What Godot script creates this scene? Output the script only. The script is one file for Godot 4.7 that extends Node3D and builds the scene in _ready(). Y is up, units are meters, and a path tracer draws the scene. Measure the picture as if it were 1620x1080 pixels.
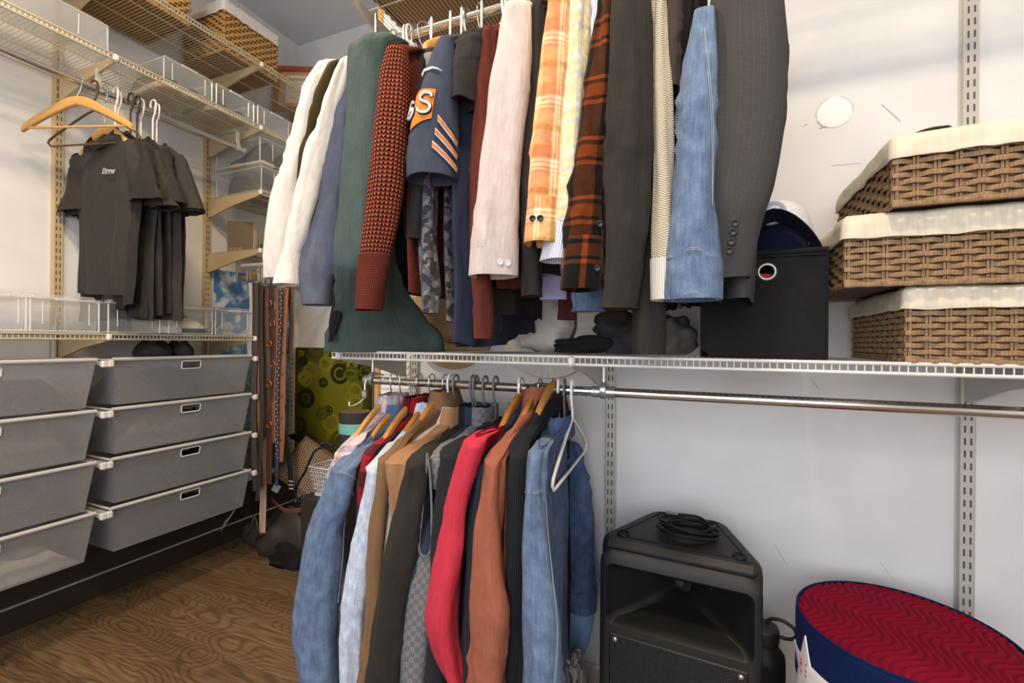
extends Node3D
# A walk-in closet: wire shelving on the left wall, two rods of clothes and shelves on the back wall.
const F := 727.0
const YAW := 23.0
const ROLL := 0.5
const EYE := Vector3(0, 1.15, 0)
const LX := -2.5        # left wall
const BZ := -1.5        # back wall behind the clothes
const FZ := -2.24       # far wall of the alcove at the left
const RX := 1.6         # right wall
const RZ := 1.7         # rear wall, behind the camera
const CEIL := 3.09
var cam_basis: Basis
var rng := RandomNumberGenerator.new()
var used := {}
var M := {}
var T := {}
var N1 := FastNoiseLite.new()
var N2 := FastNoiseLite.new()

func _ready():
	rng.seed = 7
	N1.seed = 3
	N1.frequency = 1.0
	N1.fractal_octaves = 3
	N2.seed = 9
	N2.frequency = 1.0
	N2.fractal_type = FastNoiseLite.FRACTAL_NONE
	setup_view()
	make_textures()
	make_materials()
	build_room()
	build_left()
	build_right()
	build_upper_clothes()
	build_lower_clothes()
	build_shelf_things()
	build_floor_things()

func setup_view():
	var cam := Camera3D.new()
	cam.name = "camera"
	cam.position = EYE
	cam.rotation_degrees = Vector3(0, YAW, ROLL)
	cam.fov = 2.0 * rad_to_deg(atan(540.0 / F))
	cam.near = 0.02
	add_child(cam)
	cam_basis = cam.basis
	var we := WorldEnvironment.new()
	we.name = "environment"
	var e := Environment.new()
	e.background_mode = Environment.BG_SKY
	var sky := Sky.new()
	var sm := ProceduralSkyMaterial.new()
	sm.sky_top_color = Color(0.55, 0.68, 0.9)
	sm.sky_horizon_color = Color(0.85, 0.9, 0.97)
	sm.ground_bottom_color = Color(0.5, 0.5, 0.5)
	sm.ground_horizon_color = Color(0.7, 0.7, 0.7)
	sky.sky_material = sm
	e.sky = sky
	e.background_energy_multiplier = 1.0
	e.tonemap_mode = Environment.TONE_MAPPER_LINEAR
	e.tonemap_exposure = 1.07
	e.sdfgi_enabled = true
	e.ssao_enabled = true
	e.ssil_enabled = true
	we.environment = e
	add_child(we)
	# daylight through the wide window behind the camera
	area_light("window_daylight", Vector3(-0.25, 1.5, RZ - 0.03), Vector3(-0.35, 1.2, -1.0), Vector2(2.3, 1.9), Color(0.96, 0.975, 1.0), 5.5)
	# warm ceiling lamps (their fittings are built in build_room)
	for p in lamp_spots():
		area_light("ceiling_lamp_light", p + Vector3(0, -0.075, 0), p + Vector3(0, -1, 0.001), Vector2(0.22, 0.22), Color(1.0, 0.89, 0.74), 3.2)

func lamp_spots() -> Array:
	return [Vector3(-1.25, CEIL - 0.001, -0.35), Vector3(0.05, CEIL - 0.001, -0.05)]

func area_light(called, at, target, size, col, energy):
	var l := AreaLight3D.new()
	l.name = called
	l.area_size = size
	l.light_color = col
	l.light_energy = energy
	l.shadow_enabled = true
	l.area_range = 12.0
	l.area_attenuation = 2.0
	add_child(l, true)
	l.look_at_from_position(at, target, Vector3.UP if absf((target - at).normalized().y) < 0.9 else Vector3.BACK)

# ---------------------------------------------------------------- geometry helpers
class MB:
	var v := PackedVector3Array()
	var n := PackedVector3Array()
	var t := PackedVector2Array()
	var i := PackedInt32Array()
	func tri(a: Vector3, b: Vector3, c: Vector3, ctr: Vector3):
		var nn := (c - a).cross(b - a)
		if nn.dot((a + b + c) / 3.0 - ctr) < 0:
			var x := b
			b = c
			c = x
			nn = -nn
		nn = nn.normalized()
		var k := v.size()
		for p: Vector3 in [a, b, c]:
			v.append(p)
			n.append(nn)
			t.append(flat_uv(p, nn))
		i.append_array(PackedInt32Array([k, k + 1, k + 2]))
	func flat_uv(p: Vector3, nn: Vector3) -> Vector2:
		var a := nn.abs()
		if a.x >= a.y and a.x >= a.z:
			return Vector2(p.z, -p.y)
		if a.y >= a.z:
			return Vector2(p.x, p.z)
		return Vector2(p.x, -p.y)
	func quad(a: Vector3, b: Vector3, c: Vector3, d: Vector3, ctr: Vector3):
		var nn := (c - a).cross(b - a) + (d - a).cross(c - a)
		var k := v.size()
		var l := [a, b, c, d]
		if nn.dot((a + b + c + d) / 4.0 - ctr) < 0:
			l = [a, d, c, b]
			nn = -nn
		nn = nn.normalized()
		for p: Vector3 in l:
			v.append(p)
			n.append(nn)
			t.append(flat_uv(p, nn))
		i.append_array(PackedInt32Array([k, k + 1, k + 2, k, k + 2, k + 3]))
	func box(c: Vector3, s: Vector3, bev := 0.0, bs := Basis()):
		var h := s / 2.0
		var b := minf(bev, minf(h.x, minf(h.y, h.z)) * 0.95)
		var q := {}
		for sx in [-1, 1]:
			for sy in [-1, 1]:
				for sz in [-1, 1]:
					var m := Vector3(sx * h.x, sy * h.y, sz * h.z)
					q[[sx, sy, sz]] = [c + bs * Vector3(m.x, m.y - sy * b, m.z - sz * b), c + bs * Vector3(m.x - sx * b, m.y, m.z - sz * b), c + bs * Vector3(m.x - sx * b, m.y - sy * b, m.z)]
		for s1 in [-1, 1]:
			quad(q[[s1, -1, -1]][0], q[[s1, 1, -1]][0], q[[s1, 1, 1]][0], q[[s1, -1, 1]][0], c)
			quad(q[[-1, s1, -1]][1], q[[1, s1, -1]][1], q[[1, s1, 1]][1], q[[-1, s1, 1]][1], c)
			quad(q[[-1, -1, s1]][2], q[[1, -1, s1]][2], q[[1, 1, s1]][2], q[[-1, 1, s1]][2], c)
			if b > 0.0:
				for s2 in [-1, 1]:
					quad(q[[s1, s2, -1]][0], q[[s1, s2, 1]][0], q[[s1, s2, 1]][1], q[[s1, s2, -1]][1], c)
					quad(q[[s1, -1, s2]][0], q[[s1, 1, s2]][0], q[[s1, 1, s2]][2], q[[s1, -1, s2]][2], c)
					quad(q[[-1, s1, s2]][1], q[[1, s1, s2]][1], q[[1, s1, s2]][2], q[[-1, s1, s2]][2], c)
					for s3 in [-1, 1]:
						var k = q[[s1, s2, s3]]
						tri(k[0], k[1], k[2], c)
	func rings(rs: Array, closed := true, cap0 := false, cap1 := false, sharp := false):
		var m: int = rs[0].size()
		var w := m + 1 if closed else m
		var k := v.size()
		var mid: PackedVector3Array = rs[rs.size() / 2]
		var us := PackedFloat32Array()
		var acc := 0.0
		for j in w:
			us.append(acc)
			acc += mid[j % m].distance_to(mid[(j + 1) % m])
		var vv := 0.0
		for r in rs.size():
			var a: PackedVector3Array = rs[r]
			if r > 0:
				var p: PackedVector3Array = rs[r - 1]
				vv += (a[0].distance_to(p[0]) + a[m / 2].distance_to(p[m / 2])) * 0.5
			for j in w:
				v.append(a[j % m])
				n.append(Vector3.ZERO)
				t.append(Vector2(us[j], vv))
		for r in rs.size() - 1:
			for j in w - 1:
				var a := k + r * w + j
				var b := a + 1
				var c := a + w
				var d := c + 1
				i.append_array(PackedInt32Array([a, c, d, a, d, b]))
				var nn := (v[d] - v[a]).cross(v[c] - v[a]) + (v[b] - v[a]).cross(v[d] - v[a])
				n[a] += nn
				n[b] += nn
				n[c] += nn
				n[d] += nn
		for r in rs.size():
			if closed:
				var s := n[k + r * w] + n[k + r * w + w - 1]
				n[k + r * w] = s
				n[k + r * w + w - 1] = s
			for j in w:
				n[k + r * w + j] = n[k + r * w + j].normalized()
		if cap0:
			fan(rs[0], rs[1])
		if cap1:
			fan(rs[rs.size() - 1], rs[rs.size() - 2])
	func fan(r: PackedVector3Array, inner: PackedVector3Array):
		var c := Vector3.ZERO
		var d := Vector3.ZERO
		for j in r.size():
			c += r[j]
			d += inner[j]
		c /= r.size()
		d /= r.size()
		if c.distance_to(d) < 1e-5:
			d = c - Vector3(0, 0.001, 0)
		for j in r.size():
			tri(c, r[j], r[(j + 1) % r.size()], d)
	func tube(pts: Array, r, sides := 6, loop := false, caps := true):
		var rs := []
		var cnt := pts.size()
		var up := Vector3.UP
		for j in cnt:
			var a: Vector3 = pts[posmod(j - 1, cnt)] if loop or j > 0 else pts[0]
			var b: Vector3 = pts[(j + 1) % cnt] if loop or j < cnt - 1 else pts[cnt - 1]
			var d := (b - a).normalized()
			if j == 0:
				up = Vector3.UP if absf(d.y) < 0.9 else Vector3.RIGHT
			var side := d.cross(up).normalized()
			up = side.cross(d).normalized()
			var rr: float = r[j] if r is Array else r
			var ring := PackedVector3Array()
			for s in sides:
				var an := TAU * s / sides
				ring.append(pts[j] + (side * cos(an) + up * sin(an)) * rr)
			rs.append(ring)
		if loop:
			rs.append(rs[0])
		rings(rs, true, caps and not loop, caps and not loop)
	func strip(pts: Array, hw, th: float, wide: Array):
		# flat ribbon of half width hw (number or list) and thickness th along pts, wide = list of width directions (or one)
		var rs := []
		for j in pts.size():
			var a: Vector3 = pts[maxi(j - 1, 0)]
			var b: Vector3 = pts[mini(j + 1, pts.size() - 1)]
			var d := (b - a).normalized()
			var w: Vector3 = wide[mini(j, wide.size() - 1)]
			w = (w - d * d.dot(w)).normalized()
			var nn := w.cross(d)
			var h: float = hw[j] if hw is Array else hw
			var p: Vector3 = pts[j]
			rs.append(PackedVector3Array([p - w * h + nn * th * 0.15, p - w * h * 0.85 + nn * th * 0.5, p + w * h * 0.85 + nn * th * 0.5, p + w * h + nn * th * 0.15, p + w * h * 0.85 - nn * th * 0.5, p - w * h * 0.85 - nn * th * 0.5]))
		rings(rs, true, true, true)
	func lathe(prof: Array, xf: Transform3D, sides := 24, cap0 := true, cap1 := true, sx := 1.0, sz := 1.0):
		var rs := []
		for p in prof:
			var ring := PackedVector3Array()
			for s in sides:
				var an := TAU * s / sides
				ring.append(xf * Vector3(p[0] * cos(an) * sx, p[1], p[0] * sin(an) * sz))
			rs.append(ring)
		rings(rs, true, cap0, cap1)
	func prism(poly: PackedVector2Array, depth: float, xf: Transform3D):
		# outline in the xf's x, y; thickness along its z
		var idx := Geometry2D.triangulate_polygon(poly)
		var c := Vector2.ZERO
		for p in poly:
			c += p
		c /= poly.size()
		var h := depth / 2.0
		for z in [-h, h]:
			for j in range(0, idx.size(), 3):
				var a := poly[idx[j]]
				var b := poly[idx[j + 1]]
				var d := poly[idx[j + 2]]
				var g := (a + b + d) / 3.0
				tri(xf * Vector3(a.x, a.y, z), xf * Vector3(b.x, b.y, z), xf * Vector3(d.x, d.y, z), xf * Vector3(g.x, g.y, 0))
		var cw := Geometry2D.is_polygon_clockwise(poly)
		for j in poly.size():
			var a := poly[j]
			var b := poly[(j + 1) % poly.size()]
			var e := (b - a).normalized()
			var o := Vector2(-e.y, e.x) if cw else Vector2(e.y, -e.x)
			var q := (a + b) / 2.0 - o * 0.001
			quad(xf * Vector3(a.x, a.y, -h), xf * Vector3(b.x, b.y, -h), xf * Vector3(b.x, b.y, h), xf * Vector3(a.x, a.y, h), xf * Vector3(q.x, q.y, 0))
	func mesh(off := Vector3.ZERO) -> ArrayMesh:
		var a := []
		a.resize(Mesh.ARRAY_MAX)
		var w := v
		if off != Vector3.ZERO:
			w = PackedVector3Array()
			w.resize(v.size())
			for j in v.size():
				w[j] = v[j] - off
		a[Mesh.ARRAY_VERTEX] = w
		a[Mesh.ARRAY_NORMAL] = n
		a[Mesh.ARRAY_TEX_UV] = t
		a[Mesh.ARRAY_INDEX] = i
		var m := ArrayMesh.new()
		m.add_surface_from_arrays(Mesh.PRIMITIVE_TRIANGLES, a)
		return m

func numbered(called: String) -> String:
	var k: int = used.get(called, 0)
	used[called] = k + 1
	return called if k == 0 else "%s_%03d" % [called, k]

func tag(o: Node, label := "", category := "", group := "", kind := ""):
	if label: o.set_meta("label", label)
	if category: o.set_meta("category", category)
	if group: o.set_meta("group", group)
	if kind: o.set_meta("kind", kind)

func thing(called: String, label: String, category: String, at := Vector3.ZERO, group := "") -> Node3D:
	var o := Node3D.new()
	o.name = numbered(called)
	o.position = at
	add_child(o)
	tag(o, label, category, group)
	return o

func put(mb: MB, called: String, m: Material, parent: Node = null, label := "", kind := "") -> MeshInstance3D:
	# geometry is given in world coordinates; the mesh is shifted into its parent's place
	var off := Vector3.ZERO
	var p := parent
	while p and p != self:
		off += p.position
		p = p.get_parent()
	var o := MeshInstance3D.new()
	o.mesh = mb.mesh(off)
	o.material_override = m
	if parent == null or parent == self:
		o.name = numbered(called)
		add_child(o)
	else:
		o.name = called
		parent.add_child(o, true)
	tag(o, label, "", "", kind)
	return o

func solo(mb: MB, called: String, m: Material, label: String, category: String, group := "", kind := "") -> MeshInstance3D:
	var lo := mb.v[0]
	var hi := mb.v[0]
	for p in mb.v:
		lo = lo.min(p)
		hi = hi.max(p)
	var base := Vector3((lo.x + hi.x) / 2, lo.y, (lo.z + hi.z) / 2)
	var o := MeshInstance3D.new()
	o.name = numbered(called)
	o.mesh = mb.mesh(base)
	o.position = base
	o.material_override = m
	add_child(o)
	tag(o, label, category, group, kind)
	return o

func struct(mb: MB, called: String, m: Material) -> MeshInstance3D:
	var o := put(mb, called, m)
	o.set_meta("kind", "structure")
	return o

func copy(o: Node3D, move: Vector3, label: String) -> Node3D:
	var c: Node3D = o.duplicate()
	c.name = numbered(String(o.name).get_slice("_0", 0))
	c.position = o.position + move
	add_child(c)
	c.set_meta("label", label)
	return c

# a photograph pixel carried out to a plane of the room
func ray(px: float, py: float) -> Vector3:
	return cam_basis * Vector3((px - 810.0) / F, (540.0 - py) / F, -1.0)
func on_z(px, py, z) -> Vector3:
	var r := ray(px, py)
	return EYE + r * (z / r.z)
func on_x(px, py, x) -> Vector3:
	var r := ray(px, py)
	return EYE + r * (x / r.x)
func on_y(px, py, y) -> Vector3:
	var r := ray(px, py)
	return EYE + r * ((y - EYE.y) / r.y)

func spline(p: Array, cnt: int) -> Array:
	# p: list of arrays of numbers; Catmull-Rom through them, cnt samples evenly spread over the knots' path
	var lens := [0.0]
	for j in range(1, p.size()):
		var d := 0.0
		for c in mini(3, p[0].size()):
			d += pow(p[j][c] - p[j - 1][c], 2)
		lens.append(lens[j - 1] + sqrt(d))
	var out := []
	for s in cnt:
		var g: float = lens[-1] * s / (cnt - 1)
		var j := 0
		while j < p.size() - 2 and lens[j + 1] < g:
			j += 1
		var u: float = clampf((g - lens[j]) / maxf(lens[j + 1] - lens[j], 1e-6), 0, 1)
		var row := []
		for c in p[0].size():
			var a: float = p[maxi(j - 1, 0)][c]
			var b: float = p[j][c]
			var d: float = p[j + 1][c]
			var e: float = p[mini(j + 2, p.size() - 1)][c]
			row.append(0.5 * (2 * b + (d - a) * u + (2 * a - 5 * b + 4 * d - e) * u * u + (3 * b - a - 3 * d + e) * u * u * u))
		out.append(row)
	return out
func curve(p: Array, cnt: int) -> Array:
	var q := []
	for x: Vector3 in p:
		q.append([x.x, x.y, x.z])
	var o := []
	for r in spline(q, cnt):
		o.append(Vector3(r[0], r[1], r[2]))
	return o

# ---------------------------------------------------------------- textures
func timg(w: int, h: int, f: Callable) -> ImageTexture:
	var im := Image.create(w, h, false, Image.FORMAT_RGBA8)
	for y in h:
		for x in w:
			im.set_pixel(x, y, f.call(x, y))
	return ImageTexture.create_from_image(im)
func nimg(w: int, h: int, freq: float, oct: int, sd: int) -> PackedByteArray:
	var n := FastNoiseLite.new()
	n.seed = sd
	n.frequency = freq
	n.fractal_octaves = oct
	var im := n.get_seamless_image(w, h)
	im.convert(Image.FORMAT_L8)
	return im.get_data()
func grey(x: float) -> Color:
	x = clampf(x, 0, 1)
	return Color(x, x, x)
func c8(r, g, b) -> Color:
	return Color8(int(r), int(g), int(b))
func bars(p: float, list: Array, base: Color) -> Color:
	for b in list:
		if fposmod(p - b[0], 1.0) < b[1]:
			return b[2]
	return base
func plaid(w: int, base: Color, warp: Array, weft: Array, na: PackedByteArray) -> ImageTexture:
	return timg(w, w, func(x, y):
		var a := bars(float(x) / w, warp, base)
		var b := bars(float(y) / w, weft, base)
		var k: float = 0.5 + 0.12 * (1 if (x + y) % 4 < 2 else -1)
		var c := a.lerp(b, k)
		var s: float = 0.86 + 0.2 * (na[(y % 256) * 256 + x % 256] / 255.0)
		return Color(c.r * s, c.g * s, c.b * s))

func make_textures():
	var na := nimg(256, 256, 0.02, 4, 11)
	var nb := nimg(256, 256, 0.07, 3, 12)
	var nv := nimg(256, 64, 0.03, 3, 15)
	var ns := nimg(256, 32, 0.12, 2, 16)
	T.cloth = timg(256, 256, func(x, y): return grey(0.2 + 0.5 * nv[(y / 4) * 256 + x] / 255.0 + 0.12 * nb[y * 256 + x] / 255.0 + 0.04 * ((x + y) % 2)))
	T.mottle = timg(256, 256, func(x, y): return grey(0.88 + 0.06 * na[y * 256 + x] / 255.0 + 0.08 * ns[(y / 8) * 256 + x] / 255.0))
	T.denim = timg(256, 256, func(x, y):
		var st: float = ns[(y / 8) * 256 + x] / 255.0
		var f: float = na[y * 256 + x] / 255.0
		var g: float = nb[(y * 3 % 256) * 256 + (x * 5 % 256)] / 255.0
		var tw: float = 0.05 if (x + y) % 4 < 2 else 0.0
		var v := 0.60 + 0.20 * f + 0.14 * st + 0.16 * g - tw
		return Color(minf(v * 0.98, 1), minf(v, 1), minf(v * 0.98 + 0.04, 1)))
	T.denim_h = timg(256, 256, func(x, y): return grey(0.4 * nv[(y / 4) * 256 + x] / 255.0 + 0.2 * nb[y * 256 + x] / 255.0 + (0.12 if (x + y) % 4 < 2 else 0.0)))
	# chunky knit: columns of V stitches
	var stitch := func(x: int, y: int) -> float:
		var u := fposmod(x / 16.0, 1.0)
		var s := absf(u - 0.5) * 2.0
		var ph := fposmod(y / 13.0 + s * 0.55, 1.0)
		return clampf(sin(ph * PI) * 1.25 * (0.25 + 0.75 * sin(clampf(u * 1.04, 0, 1) * PI)), 0, 1)
	T.knit_h = timg(64, 52, func(x, y): return grey(stitch.call(x, y)))
	T.knit = timg(64, 52, func(x, y):
		var k: float = smoothstep(0.12, 0.72, stitch.call(x, y))
		return Color(0.16, 0.12, 0.12).lerp(Color(1, 0.97, 0.95), k))
	T.rib_h = timg(32, 8, func(x, _y): return grey(0.5 + 0.5 * sin(x / 16.0 * TAU)))
	T.rib = timg(32, 8, func(x, _y): return grey(0.86 + 0.14 * sin(x / 16.0 * TAU)))
	T.pin = timg(64, 64, func(x, y): return Color(1, 1, 1) if x % 32 == 0 and y % 6 < 4 else grey(0.70 + 0.10 * nb[y * 256 + x] / 255.0))
	T.seer = timg(32, 32, func(x, _y): return Color(0.62, 0.68, 0.86) if x % 8 < 3 else Color(0.97, 0.96, 0.95))
	T.plaid_orange = plaid(256, c8(232, 182, 134), [[0.0, 0.22, c8(212, 130, 92)], [0.24, 0.03, c8(255, 246, 224)], [0.30, 0.03, c8(255, 246, 224)], [0.36, 0.14, c8(240, 200, 130)], [0.52, 0.08, c8(170, 130, 62)], [0.62, 0.04, c8(255, 246, 224)], [0.70, 0.04, c8(255, 240, 210)]], [[0.0, 0.18, c8(220, 146, 102)], [0.2, 0.05, c8(255, 248, 230)], [0.28, 0.05, c8(255, 248, 230)], [0.36, 0.03, c8(255, 248, 230)], [0.44, 0.16, c8(236, 196, 140)], [0.66, 0.09, c8(176, 140, 70)]], na)
	T.plaid_brown = plaid(256, c8(30, 27, 27), [[0.0, 0.30, c8(126, 62, 24)], [0.33, 0.04, c8(20, 18, 18)], [0.62, 0.10, c8(176, 82, 34)]], [[0.0, 0.06, c8(165, 80, 36)], [0.08, 0.04, c8(18, 16, 16)], [0.14, 0.20, c8(135, 66, 28)], [0.36, 0.03, c8(18, 16, 16)], [0.40, 0.07, c8(160, 78, 36)]], na)
	T.plaid_red = plaid(128, c8(150, 24, 34), [[0.0, 0.45, c8(22, 20, 24)]], [[0.1, 0.45, c8(22, 20, 24)]], na)
	T.plaid_pastel = plaid(256, c8(206, 196, 202), [[0.0, 0.2, c8(104, 112, 150)], [0.3, 0.05, c8(214, 128, 120)], [0.5, 0.16, c8(228, 210, 206)], [0.75, 0.06, c8(90, 98, 140)]], [[0.05, 0.22, c8(120, 124, 160)], [0.4, 0.06, c8(222, 140, 126)], [0.6, 0.12, c8(236, 222, 214)]], na)
	T.plaid_pale = plaid(256, c8(238, 224, 184), [[0.0, 0.25, c8(240, 236, 226)], [0.4, 0.12, c8(176, 190, 210)], [0.7, 0.05, c8(150, 170, 200)]], [[0.1, 0.2, c8(240, 236, 226)], [0.5, 0.1, c8(190, 198, 208)]], na)
	T.glen = timg(128, 128, func(x, y):
		var big := (1 if fposmod(x / 64.0, 1.0) < 0.5 else 0) + (1 if fposmod(y / 64.0, 1.0) < 0.5 else 0)
		var fine := (1 if x % 4 < 2 else 0) + (1 if y % 4 < 2 else 0)
		var k: float = 0.15 + 0.23 * fine if big != 1 else (0.16 + 0.62 * (x % 8 / 7.0 if big == 1 else 0.0))
		return Color(0.16, 0.18, 0.24).lerp(Color(0.80, 0.78, 0.74), clampf(k, 0, 1)))
	T.crochet_h = timg(64, 64, func(x, y):
		var z := absf(fposmod(x / 32.0, 1.0) - 0.5) * 2.0
		return grey(0.5 + 0.5 * sin((y / 8.0 + z * 1.3) * TAU)))
	T.crochet = timg(64, 64, func(x, y):
		var z := absf(fposmod(x / 32.0, 1.0) - 0.5) * 2.0
		return Color(0.70, 0.64, 0.55).lerp(Color(1, 0.99, 0.96), smoothstep(-0.7, 0.1, sin((y / 8.0 + z * 1.3) * TAU))))
	T.camo = timg(128, 128, func(x, y):
		var a := na[(y * 2) * 256 + (x * 2)] / 255.0
		var b := na[((y * 2 + 90) % 256) * 256 + ((x * 2 + 40) % 256)] / 255.0
		return c8(58, 58, 64) if a > 0.56 else (c8(128, 124, 126) if b > 0.52 else c8(94, 92, 97)))
	T.wood = timg(256, 256, func(x, y):
		var w: float = na[y * 256 + x] / 255.0
		var g := 0.5 + 0.5 * sin((y / 256.0 * 22.0 + w * 5.0) * TAU)
		return grey(0.84 + 0.10 * g + 0.08 * nb[(y * 3 % 256) * 256 + x / 4] / 255.0))
	# dark oak with cathedral grain; the grain runs along u
	var nl := nimg(512, 512, 0.004, 2, 31)
	var nf := nimg(512, 512, 0.05, 2, 32)
	T.oak = timg(1024, 512, func(x, y):
		var w: float = nl[y * 512 + (x / 2)] / 255.0
		var r := fposmod((y / 512.0) * 20.0 + w * 13.0, 1.0)
		var line := smoothstep(0.0, 0.35, r) * (1.0 - smoothstep(0.75, 1.0, r))
		var pore: float = nf[(y * 3 % 512) * 512 + (x / 6)] / 255.0
		var v := 0.56 + 0.17 * line + 0.30 * pore
		return Color(minf(v, 1), minf(v * 0.98, 1), minf(v * 0.95, 1)))
	T.strand = timg(128, 64, func(x, y): return grey(0.72 + 0.3 * nb[(y * 3) * 256 + x / 3] / 255.0))
	T.mesh_a = timg(128, 128, func(x, y):
		var a := sin((x + y) / 8.0 * TAU) * 0.5 + 0.5
		var b := sin((x - y) / 8.0 * TAU) * 0.5 + 0.5
		return Color(1, 1, 1, 0.50 + 0.5 * maxf(smoothstep(0.35, 0.85, a), smoothstep(0.35, 0.85, b)) * 0.8))
	T.perf = timg(64, 64, func(x, y):
		var p := Vector2(fposmod(x, 16.0) - 8, fposmod(y + (8 if (x / 16) % 2 else 0), 16.0) - 8)
		return grey(smoothstep(3.0, 5.5, p.length())))
	T.perf_c = timg(64, 64, func(x, y):
		var p := Vector2(fposmod(x, 16.0) - 8, fposmod(y + (8 if (x / 16) % 2 else 0), 16.0) - 8)
		return Color(0.10, 0.08, 0.06).lerp(Color(1, 1, 1), smoothstep(3.4, 5.2, p.length())))
	T.art = art_picture()
	T.sky = sky_picture(na)
	T.plaster = timg(256, 256, func(x, y): return grey(0.95 + 0.05 * na[y * 256 + x] / 255.0))

func art_picture() -> ImageTexture:
	var r := RandomNumberGenerator.new()
	r.seed = 21
	var rg := []
	for k in 46:
		var big := r.randf_range(14, 46)
		rg.append([Vector2(r.randf_range(0, 384), r.randf_range(-10, 520)), big, big * r.randf_range(0.35, 0.72), r.randi_range(0, 2)])
	var dots := []
	for k in 300:
		var y := 512 - absf(r.randfn(0, 130))
		dots.append(Vector3(r.randf_range(40, 384), y, r.randf_range(0.6, 2.2)))
	var im := Image.create(384, 512, false, Image.FORMAT_RGBA8)
	for y in 512:
		for x in 384:
			var edge := minf(minf(x, 384 - x), minf(y, 512 - y)) / 90.0
			var c := c8(70, 72, 14).lerp(c8(150, 148, 36), clampf(edge, 0, 1))
			c = c.lerp(c8(120, 108, 24), clampf((y - 300) / 300.0, 0, 1))
			for q in rg:
				var d: float = (Vector2(x, y) - q[0]).length()
				if d < q[1] and d > q[2]:
					c = c8(50, 56, 18) if q[3] == 0 else (c8(112, 116, 26) if q[3] == 1 else c8(168, 164, 52))
				elif d < q[2] * 0.7 and q[3] < 2:
					c = c8(58, 64, 16) if q[3] == 0 else c8(96, 102, 22)
			im.set_pixel(x, y, c)
	for d in dots:
		var s := int(ceil(d.z))
		for yy in range(-s, s + 1):
			for xx in range(-s, s + 1):
				var p := Vector2i(int(d.x) + xx, int(d.y) + yy)
				if Vector2(xx, yy).length() <= d.z and p.x >= 0 and p.x < 384 and p.y >= 0 and p.y < 512:
					im.set_pixelv(p, c8(214, 140, 62))
	return ImageTexture.create_from_image(im)

func sky_picture(na: PackedByteArray) -> ImageTexture:
	# blue sky with loose clouds above, leaves and a pale rail below
	return timg(256, 256, func(x, y):
		var k: float = na[(y * 2 % 256) * 256 + x] / 255.0
		var c := c8(62, 112, 168).lerp(c8(214, 222, 230), smoothstep(0.36, 0.8, k) * clampf(1.3 - y / 140.0, 0.15, 1))
		if y > 88:
			var l: float = na[(y * 5 % 256) * 256 + (x * 5 + y * 2) % 256] / 255.0
			if l > 0.64 - (y - 88) / 600.0:
				c = c8(54, 92, 40).lerp(c8(160, 190, 110), smoothstep(0.5, 0.8, l))
		if y > 196:
			c = c.lerp(c8(96, 84, 62), 0.6)
		return c)

# ---------------------------------------------------------------- materials
func mat(key: String, col: Color, rough := 0.6, metal := 0.0, spec := 0.5) -> StandardMaterial3D:
	var m := StandardMaterial3D.new()
	m.resource_name = key
	m.albedo_color = col
	m.roughness = rough
	m.metallic = metal
	m.metallic_specular = spec
	M[key] = m
	return m

func fab(key: String, col: Color, tex = null, bump = null, size := 0.25, depth := 0.3, rim := 0.2) -> StandardMaterial3D:
	var m := mat(key, col, 0.95, 0.0, 0.22)
	m.albedo_texture = tex if tex else T.mottle
	m.heightmap_enabled = true
	m.heightmap_texture = bump if bump else T.cloth
	m.heightmap_scale = depth
	m.uv1_scale = Vector3(1.0 / size, 1.0 / size, 1)
	m.rim_enabled = rim > 0
	m.rim = rim
	m.rim_tint = 0.6
	return m

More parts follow.
